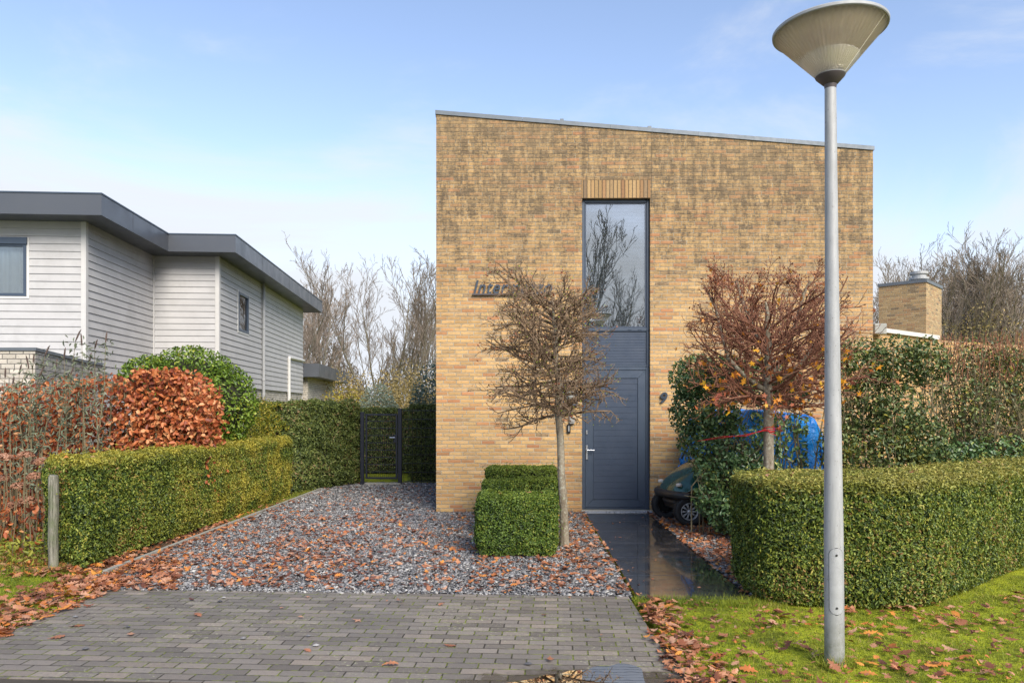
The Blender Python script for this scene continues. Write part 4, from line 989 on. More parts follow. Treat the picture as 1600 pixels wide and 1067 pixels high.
# ================================================================ HEDGES
hL = [G(138, 893), G(200, 872), G(330, 826), G(400, 797), G(462, 774)]
hL = [(x-.03, y) for x, y in hL]
nl = G(72, 876)
polyL = [(hL[0][0]-.86, hL[0][1]+.62), (hL[0][0]-.04, hL[0][1]), (hL[2][0]-.03, hL[2][1]), (hL[-1][0], hL[-1][1]), (hL[-1][0]-.75, hL[-1][1]+.1), (hL[2][0]-.78, hL[2][1])]
hedge('yew_hedge', 'low clipped yew hedge with yellow tips along the left side of the gravel', 'hedge', polyL, 1.16, 9500, .040, .018, M['yew_l'], rad=.18, rr=.10, bump_amp=.032, gap=.15)
tA = G(462, 771); tB = G(566, 755)
polyT = [(tA[0]-.95, tA[1]-.1), (tA[0]+.02, tA[1]), (tB[0]+.02, tB[1]), (tB[0]-.9, tB[1]+.1)]
ht = hedge('yew_hedge', 'tall dark clipped hedge running back to the metal gate', 'hedge', polyT, 1.86, 3600, .06, .026, M['yew_t'], rad=.15, rr=.12, bump_amp=.06, gap=.2)
X = rng.uniform(tA[0]-.98, tA[0]-.1, 5200); Z = .12+1.72*rng.uniform(0, 1, 5200)
Yy = np.full(5200, tA[1]-.12)+rng.exponential(.03, 5200)-.03*bumpy(np.c_[X, X*0, Z], 4, 2)
sel = (X < tA[0]-.25+.25*bumpy(np.c_[X, X*0, Z], 3, 6))
leaf_cloud('yellow_foliage', np.c_[X, Yy, Z][sel], np.tile([0, -1, .3], (sel.sum(), 1)), .055, .024, M['yew_ty'], ht)
hX0 = G(631, 757); hX1 = G(681, 757)
hedge('yew_hedge', 'dark clipped hedge behind wire mesh, between the gate post and the brick house', 'hedge', [(hX0[0]+.02, 17.95), (hX1[0]+.3, 17.95), (hX1[0]+.3, 18.8), (hX0[0]+.02, 18.8)], 1.80, 3600, .055, .022, M['yew_t'], rad=.08, rr=.06, bump_amp=.03)
hedge('yew_hedge', 'dark hedge seen through the bars of the metal gate', 'hedge', [(-5.2, 20.2), (-2.2, 20.2), (-2.2, 21), (-5.2, 21)], 1.72, 2600, .06, .026, M['yew_t'], rad=.08, bump_amp=.05)
polyR = [(2.05, 7.12), (2.10, 6.74), (2.35, 6.58), (2.95, 6.47), (3.52, 6.55), (5.5, 8.30), (8.0, 10.4), (7.5, 11.0), (4.9, 8.9), (3.6, 7.95), (2.9, 7.8), (2.10, 7.75)]
hedge('yew_hedge', 'low wide yew hedge with a rounded corner behind the lamp post', 'hedge', polyR, 1.085, 11500, .034, .015, M['yew_r'], rad=.16, rr=.07, bump_amp=.020)
for (px0, px1, y0, y1, h_, lab) in ((742, 873, 8.75, 9.50, .695, 'small clipped yew block, nearest of three, left of the bare tree'),
                                   (752, 872, 10.20, 10.80, .75, 'small clipped yew block, middle one of three in a row'),
                                   (757, 871, 11.62, 12.25, .81, 'small clipped yew block, the one closest to the brick wall')):
    xa, xb = P(px0, 640, y0).x, P(px1, 640, y0).x
    hedge('yew_block', lab, 'shrub', [(xa, y0), (xb, y0), (xb, y1), (xa, y1)], h_, 12000 if y0 < 9 else 8000, .032, .014, M['yew_s'], group='three small yew blocks in a row', rad=.13, rr=.09, bump_amp=.022)

# leaves caught on top of the clipped hedges
def caught(poly, n_, z):
    X, Y = sample_poly(inset(poly if area(poly) > 0 else poly[::-1], .08), n_); fallen('fallen_leaves', np.c_[X, Y, z+rng.uniform(-.01, .01, n_)], .062, 0, .3)
caught(polyL, 26, 1.165); caught(polyR, 18, 1.095); caught([(-.35, 8.85), (.4, 8.85), (.4, 9.4), (-.35, 9.4)], 5, .70)
# ================================================================ STREET LAMP AND POST
LY = 1.70*1195/398
bx_, by_ = G(1304, 1037)
top = P(1297.5, 133, by_)
lean = (top.x-bx_)/top.z
def lp(z, dx=0, dy=0): return Vector((bx_+lean*z+dx, by_+dy, z))
LA = thing('street_lamp', (bx_, by_, 0), 'tall grey metal lamp post with a cone shaped lamp head, standing in the grass', 'street lamp')
ps = MB(); zz = [-.05, .12, .89, 1.2, 1.9, 2.78, 3.4, top.z]; rr_ = [.0635, .0635, .0615, .058, .050, .0425, .039, .0365]
ps.tube([lp(z) for z in zz], rr_, 32); smooth_angle(ps.build('pole', M['pole'], LA), 40)
# access door, a curved plate on the side that faces the road
zd0, zd1 = 1.7-(955-640)/1195*by_, 1.7-(853-640)/1195*by_
def plate(grow_, off):
    mb = MB(); na, nz_ = 14, 90; vs = []
    for j in range(nz_+1):
        v = -1+2*j/nz_; z = (zd0+zd1)/2+v*((zd1-zd0)/2+grow_); hw = .045
        rem = ((zd1-zd0)/2-abs((zd0+zd1)/2-z))
        wd_ = hw+grow_ if rem > hw else math.sqrt(max(1e-6, hw*hw-(hw-max(rem, -grow_))**2 if rem > 0 else 1e-6))+grow_
        for i in range(na+1):
            a = -math.pi/2-.12+(i/na*2-1)*wd_/.0625; r0 = .0625+off; c = lp(z); vs.append((c.x+math.cos(a)*r0, c.y+math.sin(a)*r0, z))
    return mb.add(vs, [(j*(na+1)+i, j*(na+1)+i+1, (j+1)*(na+1)+i+1, (j+1)*(na+1)+i) for j in range(nz_) for i in range(na)])
plate(.004, .0012).build('door_gap', M['screw'], LA, True)
DO = plate(0, .0028).build('access_door', M['galv'], LA, True)
for z in (zd0+.045, zd1-.045):
    c = lp(z); a = -math.pi/2-.12; q = Vector((c.x+math.cos(a)*.066, c.y+math.sin(a)*.066, z)); dn = Vector((math.cos(a), math.sin(a), 0))
    s_ = MB(); s_.tube([q, q+dn*.003], .0075, 12); s_.build('screw', M['screw'], DO)
# head
hz0 = top.z
def head(prof, n, closed=False):
    mb = MB(); mb.lathe(prof, n, (0, 0, 0), closed=closed); T_ = Matrix.Translation(lp(hz0)) @ Matrix.Rotation(R(-.9), 4, 'Y'); return mb.xf(T_)
smooth_angle(head([(.036, -.03), (.041, 0), (.050, .006), (.092, .050), (.095, .057), (.090, .061), (.03, .063)], 48).build('lamp_cap', M['galv_dark'], LA), 30)
smooth_angle(head([(.0955, .0575), (.0975, .060), (.0955, .0635), (.08, .0635)], 48).build('cap_ring', M['galv'], LA), 30)
zc0, zc1, rc0, rc1 = .064, .357, .094, .352
vs = []; NR = 240
for ring_i in range(9):
    u = ring_i/8
    for k_ in range(NR):
        a = 2*math.pi*k_/NR; r0 = rc0+(rc1-rc0)*u+(.0035 if k_ % 4 < 2 else -.0006)*(.5+u); vs.append((r0*math.cos(a), r0*math.sin(a), zc0+(zc1-zc0)*u))
mb = MB(); mb.add(vs, [(i*NR+k_, i*NR+(k_+1) % NR, (i+1)*NR+(k_+1) % NR, (i+1)*NR+k_) for i in range(8) for k_ in range(NR)])
mb.xf(Matrix.Translation(lp(hz0)) @ Matrix.Rotation(R(-.9), 4, 'Y')); CO = mb.build('lamp_shade', M['acrylic'], LA)
# inner reflector funnel and lamp tube
head([(.075, .070), (.17, .185), (.175, .19), (.02, .195)], 48).build('reflector', M['refl'], LA, True)
head([(.335, .350), (.20, .335), (.001, .33)], 48).build('upper_reflector', M['refl_up'], LA, True)
a = R(-42); se = MB(); se.tube([Vector((math.cos(a)*(rc0+.002), math.sin(a)*(rc0+.002), zc0)), Vector((math.cos(a)*(rc1+.001), math.sin(a)*(rc1+.001), zc1))], .0028, 5)
se.xf(Matrix.Translation(lp(hz0)) @ Matrix.Rotation(R(-.9), 4, 'Y')); se.build('seam', M['refl'], CO)
smooth_angle(head([(.346, .352), (.359, .350), (.364, .355), (.365, .370), (.358, .377), (.25, .398), (.001, .413), (.001, .40), (.25, .385), (.346, .366)], 72).build('lid', M['galv'], LA), 35)

pc_ = G(83, 889)
PO = thing('wooden_post', (pc_[0], pc_[1], 0), 'weathered round wooden post leaning in front of the left hedge end', 'post')
zt = P(84, 742, pc_[1]).z; mb = MB(); pts_ = []; rads = []
for i in range(12): pts_.append(Vector((pc_[0]+.008*math.sin(i)*.4+.006*i/11, pc_[1], -.1+(zt+.1-.02)*i/11))); rads.append(.050+.0018*math.sin(i*2.1))
pts_.append(Vector((pc_[0]+.006, pc_[1], zt))); rads.append(.042)
mb.tube(pts_, rads, 18); smooth_angle(mb.build('shaft', M['post'], PO), 50)

# ================================================================ GATE AND MESH PANEL
gy = G(600, 757)[1]
GL, GR, GT = P(567, 640, gy).x, P(628, 640, gy).x, P(600, 645, gy).z
GA = thing('metal_gate', (GL, gy, 0), 'dark metal bar gate between the tall hedge and the brick house', 'gate')
for x_, h_, w_ in ((GL, GT+.02, .05), (GR-.03, P(0, 640, gy).z+.03, .055)):
    p_ = MB(); p_.box((x_-w_, gy-w_, -.05), (x_+w_*.6, gy+w_*.6, h_), .006); p_.build('post', M['gate'], GA)
f_ = MB(); ring(f_, GL+.06, GR-.10, .13, GT-.02, .042, gy-.02, gy+.02, .004); LF = f_.build('gate_frame', M['gate'], GA)
for i in range(1, 9):
    z_ = .13+(GT-.15)*i/9
    b_ = MB(); b_.box((GL+.103, gy-.012, z_-.007), (GR-.143, gy-.004, z_+.007)); b_.box((GL+.103, gy+.004, z_-.007), (GR-.143, gy+.012, z_+.007)); b_.build('rail', M['gate'], GA)
for i in range(1, 15):
    x_ = GL+.10+(GR-.14-GL-.10)*i/15; b_ = MB(); b_.tube([(x_, gy, .17), (x_, gy, GT-.06)], .004, 5); b_.build('bar', M['gate'], GA)
b_ = MB(); b_.box((GR-.19, gy-.03, .95), (GR-.10, gy+.03, 1.13), .006); b_.build('lock_box', M['gate'], GA)
b_ = MB(); b_.tube([(GR-.15, gy-.03, 1.07), (GR-.15, gy-.07, 1.07), (GR-.27, gy-.07, 1.07)], .010, 8); b_.build('handle', M['steel'], GA)
b_ = MB(); b_.box((GL+.05, gy-.1, -.05), (GR-.02, gy+.1, .045), .01); tag(b_.build('sill', M['concrete'], GA))
WP = thing('wire_panel', (GR, gy+.03, 0), 'dark wire mesh panel between gate post and brick wall', 'fence')
xa, xb = GR+.03, xl+.05
for i in range(9):
    z_ = .08+1.6*i/8; b_ = MB(); b_.tube([(xa, gy+.05, z_), (xb, gy+.05, z_)], .006, 5); b_.build('wire', M['gate'], WP)
for i in range(14):
    x_ = xa+(xb-xa)*i/13; b_ = MB(); b_.tube([(x_, gy+.062, .05), (x_, gy+.062, 1.72)], .004, 5); b_.build('upright_wire', M['gate'], WP)

# ================================================================ THE TWO PRUNED TREES
def V3(px, py, Y): return P(px, py, Y)
RG = random.Random(5)
def interp(pts, z):
    for a, b in zip(pts[:-1], pts[1:]):
        if a.z <= z <= b.z: return a.lerp(b, (z-a.z)/(b.z-a.z))
    return pts[-1].copy()
def twig_prm(rmin=.0026):
    return dict(n=4, sides=[5, 4, 3, 3], rmin=rmin, rr=[.55, .7, .8, .8], start=[.18, .12, .15, .1])
b0 = G(882, 853); YT = b0[1]
lead = [Vector((b0[0], YT, -.05)), V3(881, 800, YT), V3(877, 740, YT), V3(876, 690, YT), V3(872, 640, YT), V3(874, 600, YT), V3(868, 560, YT), V3(869, 520, YT), V3(864, 495, YT), V3(865, 478, YT), V3(862, 466, YT)]
TL = thing('pruned_tree', (b0[0], YT, 0), 'small bare tree with a round crown of brown twigs in front of the name sign', 'tree')
tr_ = MB(); tr_.tube(lead, [.066, .052, .047, .045, .046, .040, .033, .028, .022, .015, .009], 14); smooth_angle(tr_.build('trunk', M['bark'], TL), 60)
mbs = [MB(), MB(), MB(), MB()]; tipsL = []
prm = twig_prm(.0026); prm[0] = (7, .11, .015, 10, .36, .9, .45); prm[1] = (4, .15, .03, 5, .48, .8, .6); prm[2] = (3, .18, .05, 1, .6, .7, .8); prm[3] = (2, .15, .05, 0, 0, 0, .6)
nb = 70
for i in range(nb):
    u = (i+.5)/nb; z = 1.60+u*1.42; az = i*2.39996+RG.uniform(-.3, .3)
    Rz = np.interp(z, [1.55, 1.75, 2.1, 2.6, 2.9, 3.15, 3.42], [.84, .97, 1.0, .98, .90, .7, .4])*RG.uniform(.75, 1.1)
    if math.cos(az) > .2: Rz *= .76
    elv = np.interp(z, [1.58, 2.2, 3.0, 3.4], [.02, .16, .42, .8])+RG.uniform(-.15, .15)
    d = Vector((math.cos(az)*math.cos(elv), math.sin(az)*math.cos(elv), math.sin(elv)))
    grow(mbs, RG, interp(lead, z), d, Rz*.97, RG.uniform(.012, .021), 0, prm, tipsL)
mbs[0].build('branch', M['twig'], TL); 
for q in (2, 3): mbs[1].add(mbs[q].v, mbs[q].f)
mbs[1].build('twig', M['twig'], TL)
def sprinkle(name, tips, n_, L, Wd, mat, parent, tpl=(RH_V, RH_F), cond=None, spread=.03):
    tp = [t for t in tips if cond is None or cond(t[0])]; RG.shuffle(tp); tp = [tp[i % len(tp)] for i in range(n_)]
    Pn = np.array([list(t[0]) for t in tp])+rng.normal(0, spread, (n_, 3)); N = rng.normal(size=(n_, 3))
    return leaf_cloud(name, Pn, N, L, Wd, mat, parent, tpl=tpl)
sprinkle('bud', tipsL, 1200, .022, .012, M['bud'], TL)
sprinkle('foliage', tipsL, 300, .04, .02, M['dryleaf'], TL)

YR = 9.45
leadR = [Vector((V3(1202, 700, YR).x, YR, -.05)), V3(1201, 760, YR), V3(1201, 700, YR), V3(1201, 640, YR), V3(1199, 590, YR), V3(1201, 540, YR), V3(1198, 510, YR), V3(1200, 490, YR), V3(1196, 472, YR)]
TR = thing('pruned_tree', (leadR[0].x, YR, 0), 'bare tree with dense reddish twigs and some orange maple leaves, behind the right hedge', 'tree')
tr_ = MB(); tr_.tube(leadR, [.075, .066, .063, .060, .050, .042, .034, .025, .012], 14)
lims = [[V3(1196, 610, YR), V3(1165, 590, YR-.1), V3(1138, 560, YR-.1), V3(1128, 520, YR-.1), V3(1118, 480, YR-.1), V3(1100, 445, YR-.1)],
        [V3(1200, 590, YR), V3(1225, 560, YR+.15), V3(1243, 510, YR+.2), V3(1255, 460, YR+.2), V3(1266, 440, YR+.2)],
        [V3(1201, 560, YR), V3(1180, 520, YR+.2), V3(1160, 470, YR+.3), V3(1150, 438, YR+.3)],
        [V3(1201, 600, YR), V3(1240, 580, YR-.2), V3(1275, 540, YR-.25), V3(1296, 480, YR-.25)]]
for L_i in lims: tr_.tube(L_i, [.034]+[.030-.004*i for i in range(len(L_i)-1)], 8)
smooth_angle(tr_.build('trunk', M['bark'], TR), 60)
mbs = [MB(), MB(), MB(), MB()]; tipsR = []
prm = twig_prm(.0031); prm[0] = (7, .12, .05, 9, .38, .85, .45); prm[1] = (4, .15, .09, 5, .5, .75, .6); prm[2] = (3, .17, .11, 1, .6, .6, .8); prm[3] = (2, .15, .1, 0, 0, 0, .6)
for i in range(50):
    u = (i+.5)/50; z = 1.70+u*1.00; az = i*2.39996+RG.uniform(-.4, .4)
    Rz = np.interp(z, [1.7, 1.95, 2.5, 3.1], [1.15, 1.42, 1.35, 1.1])*RG.uniform(.7, 1.1)
    elv = np.interp(z, [1.7, 2.2, 2.9], [.0, .26, .5])+RG.uniform(-.15, .15)
    d = Vector((math.cos(az)*math.cos(elv), math.sin(az)*math.cos(elv), math.sin(elv)))
    grow(mbs, RG, interp(leadR, z), d, Rz*.85, RG.uniform(.013, .021), 0, prm, tipsR)
for L_i in lims:
    for i in range(9):
        u = .35+.65*i/11; j = u*(len(L_i)-1); k_ = min(int(j), len(L_i)-2); q = L_i[k_].lerp(L_i[k_+1], j-k_)
        az = RG.uniform(0, 6.28); elv = RG.uniform(.1, 1.1); d = Vector((math.cos(az)*math.cos(elv), math.sin(az)*math.cos(elv), math.sin(elv)))
        grow(mbs, RG, q, d, RG.uniform(.3, .5), .009, 0, prm, tipsR)
mbs[0].build('branch', M['twig_r'], TR)
for q in (2, 3): mbs[1].add(mbs[q].v, mbs[q].f)
mbs[1].build('twig', M['twig_r'], TR)
mpl = oak_tpl(3, maple=True)
def lowband(p): return p.z < 2.35 and p.y < YR+.1
sprinkle('foliage', tipsR, 210, .10, .10, M['maple'], TR, tpl=mpl, cond=lowband, spread=.07)
sprinkle('foliage', tipsR, 60, .08, .075, M['maple'], TR, tpl=mpl, spread=.03)
sprinkle('foliage', tipsR, 500, .045, .022, M['dryleaf'], TR, cond=lambda p: p.z > 3.0)
# red cord round the trunk, tied off to the left into the shrub
tz = P(1200, 672, YR).z; cx_, cy_ = leadR[3].x, YR
rp = MB()
for dz in (-.012, .0, .014, .03):
    rp.tube([(cx_+math.cos(a*.4189)*.068, cy_+math.sin(a*.4189)*.068, tz+dz+.010*math.sin(a*.4189+dz*90)) for a in range(16)], .0045, 5, cap=False)
e1 = P(1128, 684, YR+.25); e2 = P(1090, 689, YR+.7)
for dz in (0, .018): rp.tube([Vector((cx_-.05, cy_-.06, tz+dz)), P(1165, 679, YR)+Vector((0, 0, -dz)), e1+Vector((0, 0, dz)), e2], .004, 5)
for s_ in (-1, 1): rp.tube([Vector((cx_+.03*s_, cy_-.07, tz+.01)), Vector((cx_+.05*s_+.03, cy_-.10, tz+.03*s_)), Vector((cx_+.07, cy_-.08, tz-.03+.03*s_))], .004, 5)
tag(rp.build('red_cord', M['rope']), 'thin red cord wound around the trunk of the maple tree', 'cord')

# ================================================================ SHRUBS
def shrub(name, label, cat, blobs, n_, L, Wd, mat, tpl=(OV_V, OV_F), shell=.55, gap=0.0, stems=None, stem_mat='stem', group=None, base=None, jit=.8, twigs=0, core=0, up=0.2, stem_r=.016):
    C_ = np.array([list(P(b[0], b[1], b[2])) for b in blobs]); Rr = np.array([b[3:6] for b in blobs], float)
    wts = Rr.prod(1)**.67; wts /= wts.sum()
    bpos = base or (C_[:, 0].mean(), C_[:, 1].mean())
    t = thing(name, (bpos[0], bpos[1], 0), label, cat, group)
    i = rng.choice(len(blobs), int(n_*1.3), p=wts); dr = unit(rng.normal(size=(len(i), 3))); rad = (shell+(1-shell)*rng.uniform(0, 1, len(i))**.6)
    Pn = C_[i]+dr*Rr[i]*rad[:, None]; k_ = Pn[:, 2] > .02
    k_ &= bumpy(Pn, 2.8, 13)+.7*bumpy(Pn, 7, 3)+rng.normal(0, .3, len(Pn)) > -1.5+gap
    Pn, dr = Pn[k_][:n_], dr[k_][:n_]; N = dr+np.array([0, -.15, up])
    leaf_cloud('foliage', Pn, N, L, Wd, M[mat] if isinstance(mat, str) else mat, t, tpl=tpl, jit=jit)
    sm = MB(); ns = stems or len(blobs)*3
    for s in range(ns):
        j = RG.randrange(len(blobs)); c = C_[j]; dd = unit(np.random.default_rng(s*7+len(blobs)).normal(size=(1, 3)))[0]; e = c+dd*Rr[j]*.85
        bx2 = bpos[0]+RG.uniform(-.35, .35) if base else c[0]+RG.uniform(-.3, .3); by2 = bpos[1]+RG.uniform(-.2, .2) if base else c[1]+RG.uniform(-.2, .2)
        p0 = Vector((bx2, by2, -.02)); p3 = Vector(e); mid = p0.lerp(p3, .45)+Vector((RG.uniform(-.1, .1), RG.uniform(-.1, .1), .08))
        pl = [p0, p0.lerp(mid, .5)+Vector((RG.uniform(-.03, .03), 0, 0)), mid, mid.lerp(p3, .5)+Vector((RG.uniform(-.05, .05), RG.uniform(-.05, .05), 0)), p3]
        sm.tube(pl, [stem_r, stem_r*.85, stem_r*.65, stem_r*.4, .003], 5, cap=False)
        for q in range(twigs):
            k2 = RG.randrange(1, 4); p = pl[k2].lerp(pl[k2+1], RG.random()); d = Vector((RG.uniform(-1, 1), RG.uniform(-1, 1), RG.uniform(-.1, 1.2))).normalized(); ln = RG.uniform(.12, .4)
            m_ = p+d*ln*.5+Vector((RG.uniform(-.03, .03),)*3); sm.tube([p, m_, p+d*ln+Vector((0, 0, .04))], [.005, .0035, .002], 3, cap=False)
    sm.build('branch', M[stem_mat], t)
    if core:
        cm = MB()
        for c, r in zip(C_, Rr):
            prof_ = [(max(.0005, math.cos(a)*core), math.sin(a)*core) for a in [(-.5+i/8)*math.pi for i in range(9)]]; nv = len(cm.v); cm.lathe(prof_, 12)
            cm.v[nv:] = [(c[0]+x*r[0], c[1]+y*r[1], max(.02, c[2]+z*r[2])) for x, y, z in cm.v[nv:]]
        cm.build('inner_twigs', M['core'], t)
    return t
ls = shrub('laurel_shrub', 'dark glossy evergreen shrub hanging over the golf cart, right of the door', 'shrub',
      [(1088, 592, 11.0, .40, .4, .36), (1080, 645, 11.0, .32, .35, .40), (1130, 590, 10.9, .45, .4, .32), (1185, 600, 10.9, .5, .4, .35), (1100, 690, 10.8, .38, .35, .35), (1235, 610, 10.9, .30, .3, .28),
       (1135, 745, 10.5, .36, .35, .36), (1115, 735, 10.7, .30, .3, .25), (1160, 715, 10.7, .34, .3, .25), (1140, 800, 10.2, .32, .3, .30), (1165, 815, 9.9, .26, .3, .32), (1185, 770, 10.2, .4, .35, .4)  , (1120, 650, 10.6, .35, .3, .30), (1110, 780, 10.4, .25, .25, .25)],
      12500, .064, .034, 'laurel', shell=.5, gap=.85, stems=44, base=(3.15, 10.6), twigs=5)
n_ = 2900; px_r = rng.uniform(1085, 1262, n_); py_r = rng.uniform(645, 745, n_)
lp_ = np.array([list(P(a, b, 10.45+rng.uniform(-.15, .25))) for a, b in zip(px_r, py_r)]); kk_ = bumpy(lp_, 3.2, 7)+.8*bumpy(lp_, 8, 3)+rng.normal(0, .25, n_) > .0
leaf_cloud('foliage', lp_[kk_], np.tile([0, -1, .2], (kk_.sum(), 1)), .064, .034, M['laurel'], ls, tpl=(OV_V, OV_F))
sm_ = MB()
for i in range(34):
    a = P(RG.uniform(1080, 1262), 760, 10.5); b = P(RG.uniform(1080, 1262), RG.uniform(600, 680), 10.5+RG.uniform(-.1, .2)); mid_ = a.lerp(b, .5)+Vector((RG.uniform(-.08, .08), 0, 0))
    sm_.tube([Vector((a.x, a.y, 0)), a, mid_, b], [.011, .010, .007, .003], 5, cap=False)
sm_.build('branch', M['stem'], ls)
shrub('privet_shrub', 'loose green leafy shrub behind the low hedge, beside the maple tree', 'shrub',
      [(1345, 575, 10.2, .42, .4, .42), (1400, 570, 10.1, .42, .4, .40), (1445, 565, 10.0, .30, .4, .34), (1340, 650, 10.2, .40, .4, .42), (1400, 650, 9.9, .42, .4, .42), (1380, 710, 9.7, .5, .4, .34), (1440, 690, 9.7, .4, .4, .34), (1310, 700, 9.9, .25, .35, .35), (1300, 560, 10.2, .3, .4, .3)],
      9500, .058, .030, 'privet', shell=.3, gap=.75, stems=50, base=None, twigs=7)
rs = shrub('bare_shrub', 'tall thin shrub of bare branches with red tips at the right edge, few leaves left', 'shrub',
      [(1500, 640, 10.1, .5, .5, .6), (1560, 620, 10.2, .5, .5, .6), (1620, 620, 10.3, .6, .5, .7), (1530, 560, 10.2, .5, .4, .3), (1590, 570, 10.3, .5, .4, .3), (1680, 620, 10.6, .6, .5, .7)],
      5200, .055, .028, 'privet', shell=.2, gap=.55, stems=120, base=None, twigs=22, stem_r=.015)
tp_ = MB()
for i in range(800):
    px = RG.uniform(1470, 1720); Yq = RG.uniform(9.8, 10.7); p = P(px, RG.uniform(535, 600), Yq); tp_.tube([p, p+Vector((RG.uniform(-.06, .06), RG.uniform(-.05, .05), RG.uniform(.08, .2)))], [.0045, .003], 3, cap=False)
tp_.build('red_shoot', M['redtip'], rs)['kind'] = 'stuff'
shrub('ground_ivy', 'dark evergreen leaves low behind the right hedge, under the bare shrub', 'shrub', [(1480, 715, 9.7, .6, .3, .25), (1560, 710, 9.9, .6, .3, .28), (1640, 705, 10.2, .7, .3, .3)], 3800, .055, .032, 'laurel', shell=.3, gap=.3)

# beech hedge on the left
YBc = 10.9
bh0, bh1 = P(-60, 640, YBc).x, P(322, 640, YBc).x
BH = thing('beech_hedge', ((bh0+bh1)/2, YBc, 0), 'rust brown beech hedge still holding its dry leaves, behind the low yew hedge', 'hedge')
def beech(n_, xa, xb, gap, front=.45, topz=2.26):
    X = rng.uniform(xa, xb, n_); Z = rng.uniform(.25, topz, n_); Yq = YBc+rng.uniform(0, 1, n_)**1.6*.75
    k_ = rng.uniform(0, 1, n_) < .14; Z[k_] = topz-rng.exponential(.04, k_.sum())
    pt = np.c_[X, Yq, Z]; bb = bumpy(pt, 2.2, 4)
    ez = np.clip((X-(xb-.5))/.5, 0, 1); keep = (bb+.7*bumpy(pt, 6, 9)+rng.normal(0, .3, n_) > -1.5+gap) & (Z < topz-.30*ez**2-.10*np.abs(bumpy(pt, 2.6, 1))-.12*rng.uniform(0, 1, n_)**3-np.interp(X, [bh0, P(150, 640, YBc).x], [.14, 0])) & (Z > .35*ez)
    pt[:, 1] -= .05*bb; return pt[keep]
p1 = beech(7500, P(205, 640, YBc).x, bh1, .15); p2 = beech(9500, bh0-.5, P(215, 640, YBc).x, .95, topz=2.2)
pt = np.r_[p1, p2]; pt += rng.normal(0, .03, pt.shape); leaf_cloud('foliage', pt, np.tile([0, -1, .35], (len(pt), 1)), .078, .050, M['beech'], BH, tpl=(OV_V, OV_F), jit=.7)
sm = MB()
for i in range(60):
    x = RG.uniform(bh0-.4, bh1-.1); y = YBc+RG.uniform(.1, .6); x2 = x+RG.uniform(-.2, .2)
    sm.tube([(x, y, -.02), (x+(x2-x)*.4, y+RG.uniform(-.05, .05), .9), (x2, y+RG.uniform(-.1, .1), 2.1)], [.024, .018, .006], 6, cap=False)
    for q in range(9):
        z = RG.uniform(.5, 2.1); d = Vector((RG.uniform(-1, 1), RG.uniform(-1, .4), RG.uniform(0, .8))).normalized(); p = Vector((x+(x2-x)*z/2.1, y, z)); sm.tube([p, p+d*RG.uniform(.15, .4)], [.006, .002], 3, cap=False)
sm.build('branch', M['stem'], BH)
shrub('green_shrub', 'rounded bright green leafy shrub against the boarded house', 'shrub',
      [(298, 605, 13.0, .85, .7, .72), (238, 600, 12.9, .55, .6, .50), (348, 630, 13.0, .58, .6, .70), (290, 690, 13.0, .9, .7, .8), (330, 720, 13.0, .75, .6, .7)], 22000, .06, .032, 'greenbush', shell=.72, gap=.0, stems=30, up=.5, core=.70)
# butterfly bush poking above the beech
YBd = 10.4
BD = thing('butterfly_bush', (P(130, 640, YBd).x, YBd, 0), 'upright grey green stems with dried dark flower spikes above the beech hedge', 'shrub')
sm = MB(); sp = MB(); lv = []
ends = [(118, 533), (148, 545), (128, 540), (70, 556), (52, 566), (165, 535), (100, 560), (88, 572), (30, 585), (8, 590), (60, 590), (140, 565), (110, 585), (20, 600), (45, 575)]
for i, (ex, ey) in enumerate(ends):
    e = P(ex, ey, YBd+RG.uniform(-.2, .2)); b_ = Vector((e.x+RG.uniform(-.35, .25), YBd+RG.uniform(-.2, .2), -.02)); pl = [b_, b_.lerp(e, .35)+Vector((RG.uniform(-.06, .06), 0, 0)), b_.lerp(e, .75)+Vector((RG.uniform(-.05, .05), 0, .03)), e]
    sm.tube(pl, [.013, .010, .006, .003], 5, cap=False)
    d = (pl[3]-pl[2]).normalized(); d = (d+Vector((RG.uniform(-.2, .9) if i % 3 == 0 else RG.uniform(-.3, .3), 0, 0))).normalized(); L_s = RG.uniform(.12, .22)
    sp = MB(); sp.tube([e, e+d*L_s*.3, e+d*L_s*.7, e+d*L_s+Vector((0, 0, -.02))], [.008, .013, .011, .003], 6); sp.build('flower_spike', M['spike'], BD)
    for q in range(90):
        u = RG.uniform(.3, 1); p = pl[0].lerp(pl[3], u); lv.append((p.x+RG.gauss(0, .08), p.y+RG.gauss(0, .08), p.z+RG.gauss(0, .05)))
sm.build('branch', M['stem'], BD)
leaf_cloud('foliage', np.array(lv), rng.normal(size=(len(lv), 3))+[0, -.5, .3], .085, .020, M['budd'], BD, tpl=(OV_V, OV_F))
# hydrangea with brown heads at the left edge
YH = 8.9
HY_ = thing('hydrangea', (P(20, 640, YH).x, YH, 0), 'hydrangea with brown dried flower heads at the left edge', 'shrub')
sm = MB()
heads = [(8, 715), (40, 712), (2, 748), (30, 760), (55, 745), (18, 790), (44, 782), (-15, 730), (-12, 775), (62, 722), (-30, 750)]
for hx_, hy_ in heads:
    c = P(hx_, hy_, YH+RG.uniform(-.2, .3)); n_ = 170; dr = unit(rng.normal(size=(n_, 3))); dr[:, 2] = np.abs(dr[:, 2])*1.0-.25
    o = leaf_cloud('flower_head', np.array(c)+dr*[.085, .085, .06], dr, .034, .028, M['flower'], HY_, tpl=(OV_V, OV_F), jit=.5)
    sm.tube([(c.x+RG.uniform(-.15, .15), c.y+RG.uniform(-.1, .2), 0), (c.x+RG.uniform(-.05, .05), c.y, c.z*.6), tuple(c)], [.008, .006, .004], 5, cap=False)
